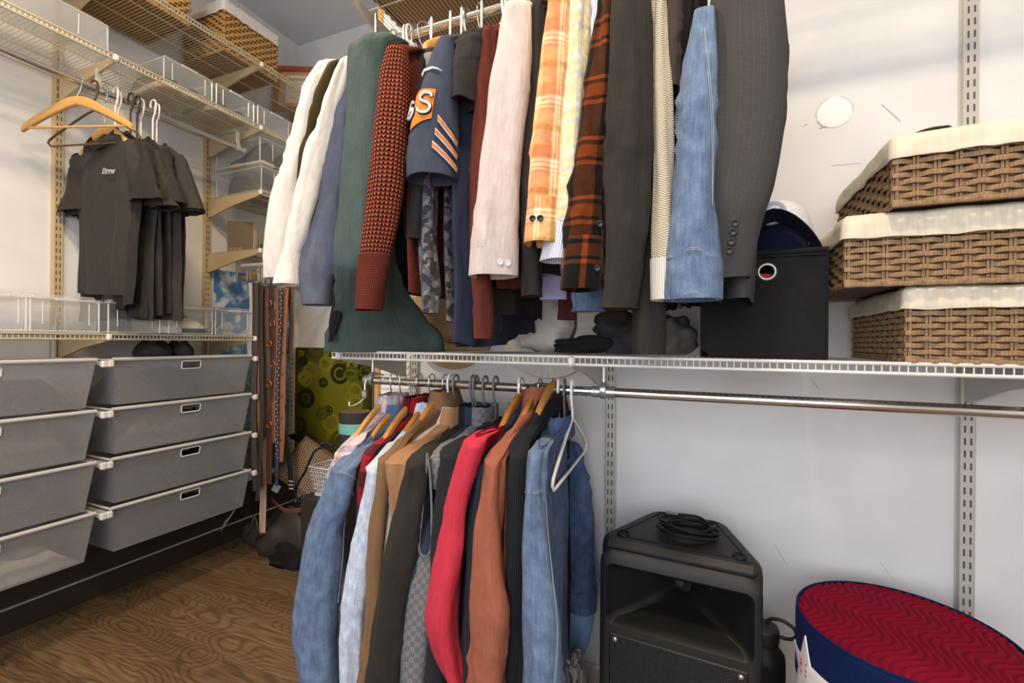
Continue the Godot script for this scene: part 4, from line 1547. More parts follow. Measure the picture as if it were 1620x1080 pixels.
func collar(o: Node3D, kind: String, h: Vector3, d: Vector3, yn: float, m: Material, ra := 0.062, rb := 0.033, scoop := 0.0):
	var side := d.cross(Vector3.UP).normalized()
	var prof := [[0.95, -0.012, 0], [0.93, 0.02, 0], [0.96, 0.040, 0], [1.06, 0.042, 0], [1.22, 0.018, 1], [1.36, -0.014, 1], [1.33, -0.016, 1], [1.15, 0.008, 1]]
	if kind == "crew":
		prof = [[1.0, -0.014, 0], [0.99, 0.0, 0], [0.96, 0.010, 0], [0.90, 0.011, 0], [0.88, 0.0, 0], [0.9, -0.02, 0]]
	elif kind == "high":
		prof = [[1.02, -0.015, 0], [1.03, 0.02, 0], [1.02, 0.048, 0], [0.94, 0.050, 0], [0.92, 0.02, 0], [0.9, -0.02, 0]]
	var rs := []
	for q in prof:
		var ring := PackedVector3Array()
		for s in 26:
			var an := TAU * s / 26
			var nz := N1.get_noise_3d(cos(an) * 2 + h.x * 30, sin(an) * 2, q[1] * 20)
			ring.append(Vector3(h.x, yn + q[1] + 0.006 * nz - scoop * maxf(sin(an), 0), h.z) + d * cos(an) * ra * q[0] + side * sin(an) * rb * q[0])
		rs.append(ring)
	var b := MB.new()
	b.rings(rs, true)
	put(b, "collar", m, o)

func hanger(kind: String, h: Vector3, rod_y: float, d: Vector3, label: String, group: String, half := 0.205, neck_drop := 0.095) -> Node3D:
	var t := thing("hanger", label, "hanger", Vector3(h.x, rod_y - 0.25, h.z), group)
	var side := d.cross(Vector3.UP).normalized()
	var wood := kind.begins_with("wood")
	var mats := {"wood": M.hanger_wood, "wood_dark": M.hanger_oak, "white": M.hanger_white, "black": M.hanger_black, "grey": M.hanger_grey, "brown": M.hanger_brown}
	var m: Material = mats[kind]
	var top := Vector3(h.x, rod_y, h.z)
	var r := 0.0185
	var pts := []
	for j in 9:
		var an := lerpf(-0.25 * PI, PI, j / 8.0)
		pts.append(top + d * cos(an) * -r + Vector3(0, sin(an) * r - 0.002, 0))
	var ny := rod_y - neck_drop
	pts.append(top + d * r + Vector3(0, -0.02, 0))
	pts.append(top + d * 0.010 + Vector3(0, -0.05, 0))
	pts.append(top + Vector3(0, -0.066, 0))
	pts.append(Vector3(h.x, ny, h.z))
	var b := MB.new()
	b.tube(curve(pts, 22), 0.0019 if wood else 0.0036, 7)
	put(b, "hook", M.chrome if wood else m, t)
	var arm := []
	if wood:
		for e in [-1, 1]:
			b = MB.new()
			var rs := []
			for q in spline([[0.0, 0.004, 0.017, 0.009], [0.04, -0.004, 0.020, 0.009], [0.11, -0.036, 0.017, 0.008], [half - 0.02, -0.085, 0.014, 0.009], [half, -0.101, 0.010, 0.007]], 14):
				var c: Vector3 = Vector3(h.x, ny - 0.006 + q[1], h.z) + d * e * q[0]
				var ring := PackedVector3Array()
				for s in 12:
					var an := TAU * s / 12
					var ex: float = signf(cos(an)) * pow(absf(cos(an)), 0.6)
					var ey: float = signf(sin(an)) * pow(absf(sin(an)), 0.6)
					ring.append(c + side * ex * q[3] + Vector3(0, ey * q[2], 0))
				rs.append(ring)
			b.rings(rs, true, true, true)
			put(b, "arm", m, t)
		b = MB.new()
		var y := ny - 0.10
		b.tube([Vector3(h.x, y, h.z) - d * (half - 0.025), Vector3(h.x, y, h.z) + d * (half - 0.025)], 0.005, 8)
		put(b, "trouser_bar", m, t)
	else:
		b = MB.new()
		for e in [-1, 1]:
			arm = []
			for q in [[0.0, 0.0], [0.05, -0.02], [half - 0.02, -0.095], [half, -0.115], [half - 0.012, -0.128], [half - 0.05, -0.129], [0.0, -0.13]]:
				arm.append(Vector3(h.x, ny + q[1], h.z) + d * e * q[0])
			b.tube(curve(arm, 22), 0.0042, 7)
		put(b, "frame", m, t)
	return t

# one garment on its hanger. sp: name, label, cat, mat, sl (sleeve pixels), z and the rest as named below
func garment(sp: Dictionary, rod_y: float, rod_z: float, group: String, idx: int) -> Node3D:
	var z: float = sp.get("z", -0.95)
	var path := path_px(sp.sl, z, sp.get("deep", 0.042))
	var c0: Vector3 = path[0][0]
	var hx: float = c0.x + sp.get("dx", 0.0)
	var h := Vector3(hx, 0, rod_z)
	var d := Vector3(c0.x - hx, 0, c0.z - rod_z)
	var sf := d.length()
	d = d.normalized()
	var ys: float = c0.y + sp.get("up", 0.012)
	var yn: float = sp.get("yn", minf(rod_y - 0.105, ys + 0.115))
	var yh: float = sp.get("hem", ys - 0.66)
	var m: Material = sp.mat
	var bm: Material = sp.get("body", m)
	var o := thing(sp.name, sp.label, sp.cat, Vector3(hx, yh, rod_z), group)
	var sd := float(idx) * 1.37 + rod_y
	var b := MB.new()
	b.rings(body_rings(h, d, sf, sp.get("sb", 0.2), yn, ys, yh, sp.get("th", 0.020), sd, sp), true, true)
	put(b, "torso", bm, o)
	if sp.get("sleeve", true):
		var cuff: float = sp.get("cuff", 0.0)
		var folds: float = sp.get("folds", 1.0)
		b = MB.new()
		b.rings(sleeve_rings(path, sd, folds, 0.0, 1.0 - cuff, 0.0, true, 1.0 if cuff == 0 else 0.0, Vector3.ZERO if sp.get("plain_top", false) else Vector3(hx, yn - 0.02, rod_z) - c0), true)
		var sl := put(b, "sleeve", m, o)
		if cuff > 0:
			b = MB.new()
			b.rings(sleeve_rings(path, sd, folds * 0.6, 1.0 - cuff - 0.012, 1.0, 0.002, false, 1.0), true)
			put(b, "cuff", sp.get("cuff_mat", m), sl)
		for p in sp.get("buttons", []):
			var at := on_sleeve(path, z, p[0], p[1], sd, folds * (0.6 if cuff > 0 else 1.0), 0.004)
			var view := (at - EYE).normalized()
			var q: Array = path[0]
			b = MB.new()
			var xf := Transform3D(Basis(q[3], -view, q[3].cross(-view)).orthonormalized(), at)
			b.lathe([[0.0062, 0.0], [0.0066, 0.0018], [0.005, 0.0026], [0.0042, 0.0014], [0.0, 0.0014]], xf, 14, false, false)
			put(b, "button", sp.get("button_mat", M.black_button), sl)
		for line in sp.get("seams", []):
			for off in [-1.4, 1.4]:
				var pts := []
				for p in line:
					pts.append(on_sleeve(path, z, p[0] + off * 0.4, p[1] + off, sd, folds, 0.0028))
				b = MB.new()
				b.tube(curve(pts, pts.size() * 5), 0.0006, 4)
				put(b, "stitching", M.denim_seam, sl)
	if sp.has("collar"):
		collar(o, sp.collar, h, d, yn, sp.get("collar_mat", bm), sp.get("collar_r", 0.062))
	if sp.has("rear"):
		b = MB.new()
		var rp := path_px(sp.rear, sp.get("rz", -1.4), 0.035)
		b.rings(sleeve_rings(rp, sd + 3, 1.0, 0.0, 0.9, 0.0, true, 0.0), true)
		var rsl := put(b, "sleeve", sp.get("body", m), o)
		b = MB.new()
		b.rings(sleeve_rings(rp, sd + 3, 0.7, 0.87, 1.0, 0.003, false, 1.0), true)
		put(b, "cuff", sp.get("body", m), rsl)
	if sp.get("hang", "") != "":
		hanger(sp.hang, Vector3(hx, 0, rod_z), rod_y + 0.0125, d, "%s hanger of the %s" % [{"wood": "pale wooden", "wood_dark": "golden wooden", "white": "white plastic", "black": "black plastic", "grey": "grey plastic", "brown": "brown plastic"}[sp.hang], sp.label], "hangers on the %s rod" % ("upper" if rod_y > 1.5 else "lower"), minf(sf, 0.2), rod_y - yn - sp.get("sink", 0.01))
	return o

func surface_ribbon(o: Node, called: String, m: Material, px: Array, z: float, r := 0.0016):
	var pts := []
	for p in px:
		pts.append(on_z(p[0], p[1], z))
	var b := MB.new()
	b.tube(curve(pts, px.size() * 4), r, 5)
	put(b, called, m, o)

# ---------------------------------------------------------------- rods and shelves of the back wall
func build_right():
	var Z := Vector3.BACK
	var A := Vector3.RIGHT
	for q in [[659, "slotted upright on the back wall at the left end of the lower rod"], [968, "slotted upright on the back wall behind the middle of the lower rod"], [1528, "slotted upright on the back wall behind the liner baskets"]]:
		var p := on_z(q[0], 540, BZ)
		upright(Vector3(p.x, 0, BZ), 0.12, 2.7, Z, A, q[1], M.track)
	var xl := -1.04
	wire_shelf("white wire shelf with the liner baskets and black cube", Vector3(xl - 0.03, 1.115, BZ + 0.06), A, Z, 2.45, 0.345, [0.03, 0.765, 1.64], M.wire_white)
	wire_shelf("high wire shelf over the upper clothes rod", Vector3(xl, 2.24, BZ + 0.012), A, Z, 2.4, 0.40, [0.005, 0.76, 1.63], M.wire)
	for up in 2:
		var y := 2.11 if up else 1.02
		var x0 := -1.03
		var t := thing("closet_rod", ["chrome clothes rod under the white wire shelf", "chrome clothes rod carrying the upper row of clothes"][up], "rod", Vector3(0, y, -1.2))
		var b := MB.new()
		b.tube([Vector3(x0, y, -1.2), Vector3(1.4, y, -1.2)], 0.0125, 18)
		put(b, "tube", M.chrome, t)
		var jx := on_z(955, 622, -1.2).x
		b = MB.new()
		b.tube([Vector3(jx - 0.03, y, -1.2), Vector3(jx + 0.03, y, -1.2)], 0.0148, 18)
		put(b, "sleeve_joint", M.steel, t)
		b = MB.new()
		b.lathe([[0.0148, 0.0], [0.0148, 0.014], [0.0, 0.016]], Transform3D(Basis(Vector3.BACK, PI / 2), Vector3(x0 + 0.012, y, -1.2)), 18, true, false)
		put(b, "end_cap", M.steel, t)
		for x in [x0 + 0.03, jx, 0.62]:
			b = MB.new()
			var yt := 2.21 if up else 1.092
			b.tube(curve([Vector3(x, yt, -1.2), Vector3(x, yt - 0.02, -1.2), Vector3(x, y + 0.024, -1.2)], 6), 0.006, 8)
			b.strip([Vector3(x, y + 0.028, -1.2), Vector3(x, y + 0.016, -1.184), Vector3(x, y, -1.1825), Vector3(x, y - 0.014, -1.19), Vector3(x, y - 0.016, -1.2)], 0.008, 0.003, [A])
			b.strip([Vector3(x, y + 0.028, -1.2), Vector3(x, y + 0.016, -1.216)], 0.008, 0.003, [A])
			put(b, "rod_holder", M.steel, t)
	# white ribbed panel leaning at the wall's end
	var t := thing("ribbed_panel", "white ribbed panel on the back wall left of the lower rod's upright", "panel", Vector3(-1.12, 0.5, BZ + 0.01))
	var b := MB.new()
	b.box(Vector3(-1.128, 0.78, BZ + 0.008), Vector3(0.135, 0.62, 0.012), 0.002)
	put(b, "board", M.white_paint, t)
	b = MB.new()
	for k in 22:
		b.box(Vector3(-1.128, 0.48 + k * 0.0285, BZ + 0.0155), Vector3(0.131, 0.012, 0.005), 0.002)
	put(b, "ribs", M.white_paint, t, "", "stuff")
	# trouser clip hook at the rod's left end
	var p := on_z(578, 605, -1.15)
	t = thing("wire_hook", "small chrome wire hook with clip at the left end of the lower rod", "hook", p - Vector3(0, 0.06, 0))
	b = MB.new()
	b.tube(curve([p + Vector3(0.03, 0.02, -0.05), p + Vector3(0.01, 0.03, -0.02), p + Vector3(0, 0.0, 0), p + Vector3(-0.002, -0.05, 0.004), p + Vector3(-0.04, -0.075, 0.02), p + Vector3(-0.045, -0.06, 0.02)], 20), 0.003, 7)
	put(b, "wire", M.chrome, t)
	b = MB.new()
	b.box(p + Vector3(0, -0.035, 0.004), Vector3(0.016, 0.024, 0.014), 0.004)
	put(b, "clip", M.steel, t)
	# what stands on the high shelf
	wicker("woven_basket", "brown woven basket on the high shelf, nearest its left end", Vector3(-0.99, 2.247, -1.47), Vector3(-0.58, 2.46, -1.13), 0.03, 0.02, M.strand, "baskets on the high shelf", 0.0, true)
	wicker("woven_basket", "brown woven basket on the high shelf, second from its left end", Vector3(-0.54, 2.247, -1.47), Vector3(-0.12, 2.46, -1.13), 0.03, 0.02, M.strand, "baskets on the high shelf", 0.0, true)

func hat(label: String, c: Vector3, brim: float, crown: float, depth: float, m: Material, band: Material, tilt := 0.0):
	# a brimmed hat hanging flat against the wall, crown outwards
	var t := thing("brimmed_hat", label, "hat", c, "hats behind the white wire shelf")
	var xf := Transform3D(Basis(Vector3.BACK, tilt) * Basis(Vector3.RIGHT, PI / 2), c)
	var b := MB.new()
	var prof := [[brim, 0.0], [brim * 0.99, 0.006], [crown * 1.25, 0.008], [crown * 1.04, 0.014], [crown, 0.024], [crown * 0.97, depth * 0.6], [crown * 0.9, depth * 0.9], [crown * 0.7, depth], [crown * 0.3, depth * 0.97], [0.0, depth * 0.96]]
	var rs := []
	for q in prof:
		var ring := PackedVector3Array()
		for s in 40:
			var an := TAU * s / 40
			var k: float = 1.0 + (0.10 * sin(an * 5 + q[1] * 30) + 0.06 * sin(an * 9)) * smoothstep(depth * 0.3, depth * 0.8, q[1]) * smoothstep(0.0, 0.05, q[0])
			ring.append(xf * Vector3(q[0] * cos(an) * k, q[1], q[0] * sin(an) * k))
		rs.append(ring)
	b.rings(rs, true, true, false)
	put(b, "felt", m, t)
	b = MB.new()
	b.lathe([[crown * 1.05, 0.014], [crown * 1.03, 0.018], [crown * 1.005, 0.036], [crown * 0.99, 0.036]], xf, 40, false, false)
	put(b, "hat_band", band, t)

func build_shelf_things():
	var sy := 1.1185
	# hats
	var hc := on_z(868, 512, BZ + 0.02)
	hat("white crumpled hat with a brim dropping behind the shelf, right of the two", hc, 0.185, 0.098, 0.11, M.felt_white, M.grey_cloth)
	hc = on_z(716, 505, BZ + 0.012)
	hat("straw hat hidden by clothes with its brim showing below the shelf, left of the two", hc, 0.185, 0.085, 0.09, M.straw, M.leather_tan)
	# heap of dark clothes
	var k := 0
	for q in [[1000, 548, 0.10, 0.052, 0.070, M.dark_grey_cloth, "dark grey trousers crumpled in the heap left of the black cube"], [925, 556, 0.085, 0.026, 0.055, M.black_deep, "black garment with a trailing strap at the left of the heap"], [985, 515, 0.09, 0.040, 0.06, M.black_cotton, "black shirt on top of the heap of dark clothes"], [1065, 535, 0.055, 0.050, 0.06, M.grey_cloth, "grey garment at the right of the heap beside the cube"]]:
		var c := on_z(q[0], q[1], -1.25)
		var cy: float = maxf(c.y, sy + q[3] * 0.92)
		var rs := []
		for r in 27:
			var th := PI * r / 26.0
			var ring := PackedVector3Array()
			for s in 60:
				var an := TAU * s / 60
				var dir := Vector3(sin(th) * cos(an), cos(th), sin(th) * sin(an))
				var nz := N2.get_noise_3d(dir.x * 0.9 + k * 7, dir.y * 0.9, dir.z * 0.9)
				var n2 := N2.get_noise_3d(dir.x * 2.2 + k * 3, dir.y * 2.0, dir.z * 2.2)
				var p := Vector3(c.x + dir.x * q[2] * (1 + 0.5 * nz), cy + dir.y * q[3] * (1 + 0.4 * nz + 0.10 * n2), -1.27 + dir.z * q[4] * (1 + 0.4 * nz + 0.05 * n2))
				p.y = maxf(p.y, sy + 0.001)
				ring.append(p)
			rs.append(ring)
		var b := MB.new()
		b.rings(rs, true)
		solo(b, "crumpled_garment", q[5], q[6], "clothes")
		k += 1
	storage_cube(sy)
	cap_hat()
	liner_baskets(sy)

func storage_cube(sy: float):
	var x0 := -0.012
	var x1 := 0.228
	var zf := -1.13
	var y1 := 1.352
	var t := thing("storage_cube", "black fabric storage cube with a metal grommet handle", "storage cube", Vector3((x0 + x1) / 2, sy, zf - 0.13))
	var lo := Vector3(x0, sy, zf - 0.26)
	var hi := Vector3(x1, y1, zf)
	var c := (lo + hi) / 2
	var rs := []
	var g := on_z(1213, 430, zf)
	# front with a round hole: rings from the outline to the grommet
	var b := MB.new()
	for f in 9:
		var ring := PackedVector3Array()
		var w: float = f / 8.0
		for s in 48:
			var an := TAU * s / 48 + 0.0001
			var dx := cos(an)
			var dy := sin(an)
			var tx: float = ((hi.x if dx > 0 else lo.x) - g.x) / dx
			var ty: float = ((hi.y if dy > 0 else lo.y) - g.y) / dy
			var edge := minf(tx, ty)
			var rr := lerpf(edge, 0.0145, w)
			var p := Vector3(g.x + dx * rr, g.y + dy * rr, zf)
			p.z += 0.005 * sin(w * PI) * N1.get_noise_2d(p.x * 14, p.y * 14)
			ring.append(p)
		rs.append(ring)
	b.rings(rs, true)
	put(b, "front_panel", M.cube_black, t)
	b = MB.new()
	b.quad(Vector3(lo.x, lo.y, lo.z), Vector3(hi.x, lo.y, lo.z), Vector3(hi.x, hi.y, lo.z), Vector3(lo.x, hi.y, lo.z), c)
	for x in [lo.x, hi.x]:
		b.quad(Vector3(x, lo.y, lo.z), Vector3(x, lo.y, hi.z), Vector3(x, hi.y, hi.z), Vector3(x, hi.y, lo.z), c)
	b.quad(Vector3(lo.x, lo.y, lo.z), Vector3(hi.x, lo.y, lo.z), Vector3(hi.x, lo.y, hi.z), Vector3(lo.x, lo.y, hi.z), c)
	put(b, "side_panels", M.cube_black, t)
	b = MB.new()
	b.box(Vector3(c.x, hi.y - 0.006, c.z), Vector3(hi.x - lo.x + 0.006, 0.014, 0.268), 0.005)
	put(b, "lid", M.cube_black, t)
	b = MB.new()
	for q in [[Vector3(lo.x, lo.y + 0.002, zf), Vector3(hi.x, lo.y + 0.002, zf)], [Vector3(lo.x, lo.y, zf), Vector3(lo.x, hi.y, zf)], [Vector3(hi.x, lo.y, zf), Vector3(hi.x, hi.y, zf)], [Vector3(lo.x, hi.y - 0.014, zf), Vector3(hi.x, hi.y - 0.014, zf)]]:
		b.tube(q, 0.003, 6)
	put(b, "piping", M.black_deep, t)
	b = MB.new()
	b.lathe([[0.0135, -0.004], [0.0135, 0.004], [0.016, 0.006], [0.0195, 0.004], [0.020, 0.0]], Transform3D(Basis(Vector3.RIGHT, PI / 2), g), 32, false, false)
	put(b, "grommet", M.steel, t, "round metal grommet")
	rs = []
	for r in 8:
		var ring := PackedVector3Array()
		for s in 16:
			var an := TAU * s / 16
			var rr := sin(PI * r / 7.0) * 0.03
			ring.append(g + Vector3(cos(an) * rr * 1.6 - 0.01, -0.012 + cos(PI * r / 7.0) * 0.014, -0.035 + sin(an) * rr * 0.7))
		rs.append(ring)
	b = MB.new()
	b.rings(rs, true)
	solo(b, "red_cloth", M.red_cloth, "red cloth showing through the grommet of the black cube", "clothes")

func cap_hat():
	# trucker cap facing the camera
	var c := Vector3(0.145, 1.354, -1.235)
	var t := thing("baseball_cap", "white cap with a navy brim and oval blue patch on the black cube", "cap", c)
	var f := Basis(Vector3.UP, deg_to_rad(-8))
	var b := MB.new()
	var rs := []
	for r in 10:
		var th := PI / 2 * r / 9.0
		var ring := PackedVector3Array()
		for s in 32:
			var an := TAU * s / 32
			var front := maxf(sin(an), 0)
			var rad := 0.080 * pow(cos(th), 0.55)
			ring.append(c + f * Vector3(cos(an) * rad, 0.012 + 0.050 * pow(front, 1.5) * (1.0 - sin(th)) + 0.105 * sin(th) * (1 + 0.14 * front * cos(th)), sin(an) * rad * 1.12))
		rs.append(ring)
	b.rings(rs, true)
	put(b, "crown", M.cap_white, t)
	b = MB.new()
	rs = []
	for r in 7:
		var w := r / 6.0
		var ring := PackedVector3Array()
		for s in 21:
			var an := PI * (0.04 + 0.92 * s / 20.0)
			var rad := lerpf(0.078, 0.150, w * sin(an))
			ring.append(c + f * Vector3(cos(an) * lerpf(0.080, 0.094, w), 0.062 - 0.058 * pow(absf(cos(an)), 1.7) + 0.012 * w * sin(an), 0.01 + sin(an) * rad))
		rs.append(ring)
	var low := []
	for r in [6, 5, 4, 3, 2, 1, 0]:
		var ring := PackedVector3Array()
		for p in rs[r]:
			ring.append(p - Vector3(0, 0.003, 0))
		low.append(ring)
	b.rings(rs + low, false)
	put(b, "brim", M.cap_navy, t)
	b = MB.new()
	b.lathe([[0.072, 0.0], [0.073, 0.03], [0.068, 0.058]], Transform3D(f, c), 32, true, true, 1.0, 1.1)
	put(b, "sweatband", M.cap_navy, t)
	var fb := f * Basis(Vector3.RIGHT, deg_to_rad(-20))
	var pc := c + f * Vector3(-0.006, 0.083, 0.0845)
	b = MB.new()
	var ov := PackedVector2Array()
	for s in 32:
		ov.append(Vector2(cos(TAU * s / 32) * 0.030, sin(TAU * s / 32) * 0.030))
	b.prism(ov, 0.003, Transform3D(fb, pc))
	var patch := put(b, "patch", M.emblem_blue, t, "oval pale blue patch with white lettering")
	b = MB.new()
	var rp := []
	for s in 32:
		rp.append(pc + fb * Vector3(cos(TAU * s / 32) * 0.0265, sin(TAU * s / 32) * 0.0265, 0.0016))
	b.tube(rp, 0.0009, 4, true)
	# fruit-hat figure suggested by plain leaf strokes
	for q in [[-0.008, 0.008, 2.2], [0.0, 0.012, 1.57], [0.008, 0.008, 0.9], [-0.004, 0.002, 2.6], [0.005, 0.001, 0.4]]:
		var o: Vector3 = pc + fb * Vector3(q[0], q[1], 0.0018)
		b.strip([o - fb * Vector3(cos(q[2]), sin(q[2]), 0) * 0.005, o, o + fb * Vector3(cos(q[2]), sin(q[2]), 0) * 0.005], [0.0005, 0.0022, 0.0005], 0.0008, [fb * Vector3(-sin(q[2]), cos(q[2]), 0)])
	put(b, "emblem", M.cap_white, patch)
	lettering("Chiquita", 0.0155, "droid sans", pc + fb * Vector3(0, -0.011, 0.0022), fb, M.cap_white, patch, 0.0012, true)
	b = MB.new()
	for s in [-1, 1]:
		var pts := []
		for j in 8:
			var th := PI / 2 * j / 7.0
			pts.append(c + f * Vector3(s * 0.0805 * pow(cos(th), 0.55) * 0.82, 0.013 + 0.1055 * sin(th) * (1 + 0.07 * cos(th)), 0.0805 * pow(cos(th), 0.55) * 0.63))
		b.tube(pts, 0.0009, 4)
	put(b, "seams", M.grey_cloth, t)

func liner_baskets(sy: float):
	var g := "woven baskets with cream cloth liners on the white shelf"
	wicker("liner_basket", "brown woven basket with cream liner, bottom of the stack of three", Vector3(0.352, sy, -1.44), Vector3(0.80, 1.252, -1.10), 0.033, 0.0122, M.strand, g, 0.034, false)
	wicker("liner_basket", "brown woven basket with cream liner, middle of the stack of three", Vector3(0.250, 1.264, -1.42), Vector3(0.70, 1.392, -1.08), 0.033, 0.0122, M.strand, g, 0.040, false)
	wicker("liner_basket", "brown woven basket with cream liner, top of the stack of three", Vector3(0.315, 1.404, -1.42), Vector3(0.765, 1.526, -1.05), 0.033, 0.0122, M.strand, g, 0.036, false)
	var p := on_z(1466, 205, -1.08)
	var b := MB.new()
	b.strip(curve([Vector3(p.x - 0.03, 1.534, -1.09), Vector3(p.x - 0.012, 1.543, -1.085), Vector3(p.x + 0.01, 1.545, -1.08), Vector3(p.x + 0.026, 1.541, -1.075), Vector3(p.x + 0.028, 1.534, -1.07)], 12), 0.012, 0.004, [Vector3(0, 0.1, 1)])
	solo(b, "dark_clip", M.bag_dark, "small dark clip lying on the rim of the top liner basket", "clip")
	b = MB.new()
	b.box(Vector3(0.66, 1.512, -1.25), Vector3(0.16, 0.05, 0.2), 0.006, Basis(Vector3.UP, 0.2) * Basis(Vector3.BACK, 0.06))
	solo(b, "brown_box", M.carton_grey, "flat brown box rising above the top liner basket", "box")

# ---------------------------------------------------------------- things on the floor
func build_floor_things():
	speaker()
	drum()
	bottle()
	corner_pile()

func speaker():
	var t := thing("loudspeaker", "black moulded loudspeaker cabinet with horn and perforated grille", "loudspeaker", Vector3(-0.06, 0, -1.28))
	var H := 0.654
	var fl := Vector2(-0.255, -1.175)
	var fr := Vector2(0.128, -1.15)
	var br := Vector2(0.048, -1.41)
	var bl := Vector2(-0.138, -1.43)
	# outline with rounded corners
	var corners := [[fl, 0.035], [bl, 0.03], [br, 0.03], [fr, 0.035]]
	var base := []
	for k in 4:
		var p: Vector2 = corners[k][0]
		var a: Vector2 = (corners[posmod(k - 1, 4)][0] - p).normalized()
		var c: Vector2 = (corners[(k + 1) % 4][0] - p).normalized()
		for j in 6:
			var u := j / 5.0
			var r: float = corners[k][1]
			base.append((p + a * r).lerp(p, u).lerp(p.lerp(p + c * r, u), u))
	var ctr := (fl + fr + bl + br) / 4.0
	# the front is open between k=3's last and k=0's first point: it gets its own face
	var rs := []
	for q in [[0.0, 0.98], [0.01, 1.0], [H - 0.028, 1.0], [H - 0.010, 0.988], [H - 0.002, 0.965], [H, 0.93]]:
		var ring := PackedVector3Array()
		for p: Vector2 in base:
			var w: Vector2 = ctr + (p - ctr) * q[1]
			ring.append(Vector3(w.x, q[0], w.y))
		rs.append(ring)
	var b := MB.new()
	# side walls (not the front span)
	b.rings(rs, false)
	b.fan(rs[5], rs[4])
	put(b, "cabinet", M.black_plastic, t)
	# front: a grid of rings from the rounded frame into the horn
	var O := Vector3(fl.x, 0, fl.y)
	var ax := Vector3(fr.x - fl.x, 0, fr.y - fl.y)
	var w := ax.length()
	ax = ax.normalized()
	var nz := ax.cross(Vector3.UP)
	nz = nz if nz.z > 0 else -nz
	var rr := func(x0: float, x1: float, y0: float, y1: float, r: float, out: float, bow: float) -> PackedVector3Array:
		var ring := PackedVector3Array()
		for c in [[x1 - r, y1 - r, 0.0], [x0 + r, y1 - r, 0.25], [x0 + r, y0 + r, 0.5], [x1 - r, y0 + r, 0.75]]:
			for j in 6:
				var an: float = TAU * (c[2] + 0.25 * j / 5.0)
				var x: float = c[0] + cos(an) * r
				var y: float = c[1] + sin(an) * r
				ring.append(O + ax * x + Vector3(0, y, 0) + nz * (out + bow * sin(PI * clampf(x / w, 0, 1))))
		return ring
	b = MB.new()
	b.rings([rr.call(0.018, w - 0.018, 0.03, H - 0.012, 0.03, -0.012, 0.0), rr.call(0.010, w - 0.010, 0.02, H - 0.022, 0.035, 0.006, 0.0), rr.call(0.016, w - 0.016, 0.026, H - 0.032, 0.03, 0.014, 0.003), rr.call(0.026, w - 0.026, 0.4455, H - 0.055, 0.02, 0.016, 0.004)], true)
	put(b, "front_frame", M.black_plastic, t)
	b = MB.new()
	b.rings([rr.call(0.026, w - 0.026, 0.4455, H - 0.055, 0.02, 0.016, 0.004), rr.call(0.034, w - 0.034, 0.452, H - 0.064, 0.014, 0.008, 0.004), rr.call(0.042, w - 0.042, 0.458, H - 0.070, 0.012, -0.006, 0.0), rr.call(0.12, w - 0.12, 0.478, 0.560, 0.02, -0.075, 0.0), rr.call(0.135, w - 0.135, 0.488, 0.552, 0.025, -0.085, 0.0), rr.call(0.170, w - 0.170, 0.500, 0.540, 0.012, -0.13, 0.0)], true, false, true)
	put(b, "horn", M.black_satin, t)
	b = MB.new()
	b.lathe([[0.014, 0.0], [0.014, 0.016], [0.009, 0.018], [0.0, 0.018]], Transform3D(Basis(ax, nz, ax.cross(nz)).orthonormalized(), O + ax * w * 0.5 + Vector3(0, 0.545, 0) - nz * 0.088), 18, true, false)
	put(b, "horn_throat", M.black_plastic, t)
	for x in [0.115, w - 0.115]:
		b = MB.new()
		b.lathe([[0.005, -0.002], [0.005, 0.002], [0.0, 0.003]], Transform3D(Basis(ax, nz, ax.cross(nz)).orthonormalized(), O + ax * x + Vector3(0, 0.578, 0) - nz * 0.012), 10)
		put(b, "screw", M.black_satin, t)
	# lower panel and grille
	b = MB.new()
	var mid := O + ax * w * 0.5
	var bs := Basis(ax, Vector3.UP, nz)
	b.box(mid + Vector3(0, 0.235, 0) + nz * 0.012, Vector3(w - 0.045, 0.415, 0.01), 0.004, bs)
	put(b, "lower_panel", M.black_plastic, t)
	b = MB.new()
	b.box(mid + Vector3(0, 0.235, 0) + nz * 0.0185, Vector3(w - 0.075, 0.385, 0.006), 0.004, bs)
	for j in b.v.size():
		var p := b.v[j] - mid
		b.t[j] = Vector2(p.dot(ax), p.y)
	var gr := put(b, "grille", M.grille, t)
	for q in [[0.052, 0.415], [w - 0.052, 0.415], [0.052, 0.055], [w - 0.052, 0.055]]:
		b = MB.new()
		b.lathe([[0.006, -0.001], [0.006, 0.002], [0.003, 0.0035], [0.0, 0.0035]], Transform3D(Basis(ax, nz, ax.cross(nz)).orthonormalized(), O + ax * q[0] + Vector3(0, q[1], 0) + nz * 0.0215), 12)
		put(b, "screw", M.steel, gr)
	b = MB.new()
	b.box(mid + Vector3(0, H - 0.0145, 0) - nz * 0.014, Vector3(w - 0.035, 0.029, 0.05), 0.012, bs)
	put(b, "top_edge", M.black_plastic, t)
	# top: recessed tray line and four foot rings
	b = MB.new()
	var tray := []
	for p: Vector2 in base:
		var q := ctr + (p - ctr) * 0.80
		tray.append(Vector3(q.x, H + 0.0005, q.y))
	b.tube(tray, 0.0018, 5, true)
	put(b, "top_groove", M.black_satin, t)
	for q: Vector2 in [fl, bl, br, fr]:
		var w2: Vector2 = ctr + (q - ctr) * 0.70
		var p := Vector3(w2.x, H + 0.001, w2.y)
		b = MB.new()
		b.lathe([[0.016, -0.001], [0.016, 0.003], [0.0135, 0.004], [0.012, 0.001], [0.0, 0.0005]], Transform3D(Basis(), p), 20)
		put(b, "foot_socket", M.black_satin, t)
	b = MB.new()
	var hb := on_y(1090, 838, H + 0.002)
	b.box(hb, Vector3(0.13, 0.008, 0.045), 0.003)
	put(b, "carry_handle", M.black_satin, t)
	# coiled cable on top
	var c := on_y(1090, 842, H + 0.008)
	var pts := []
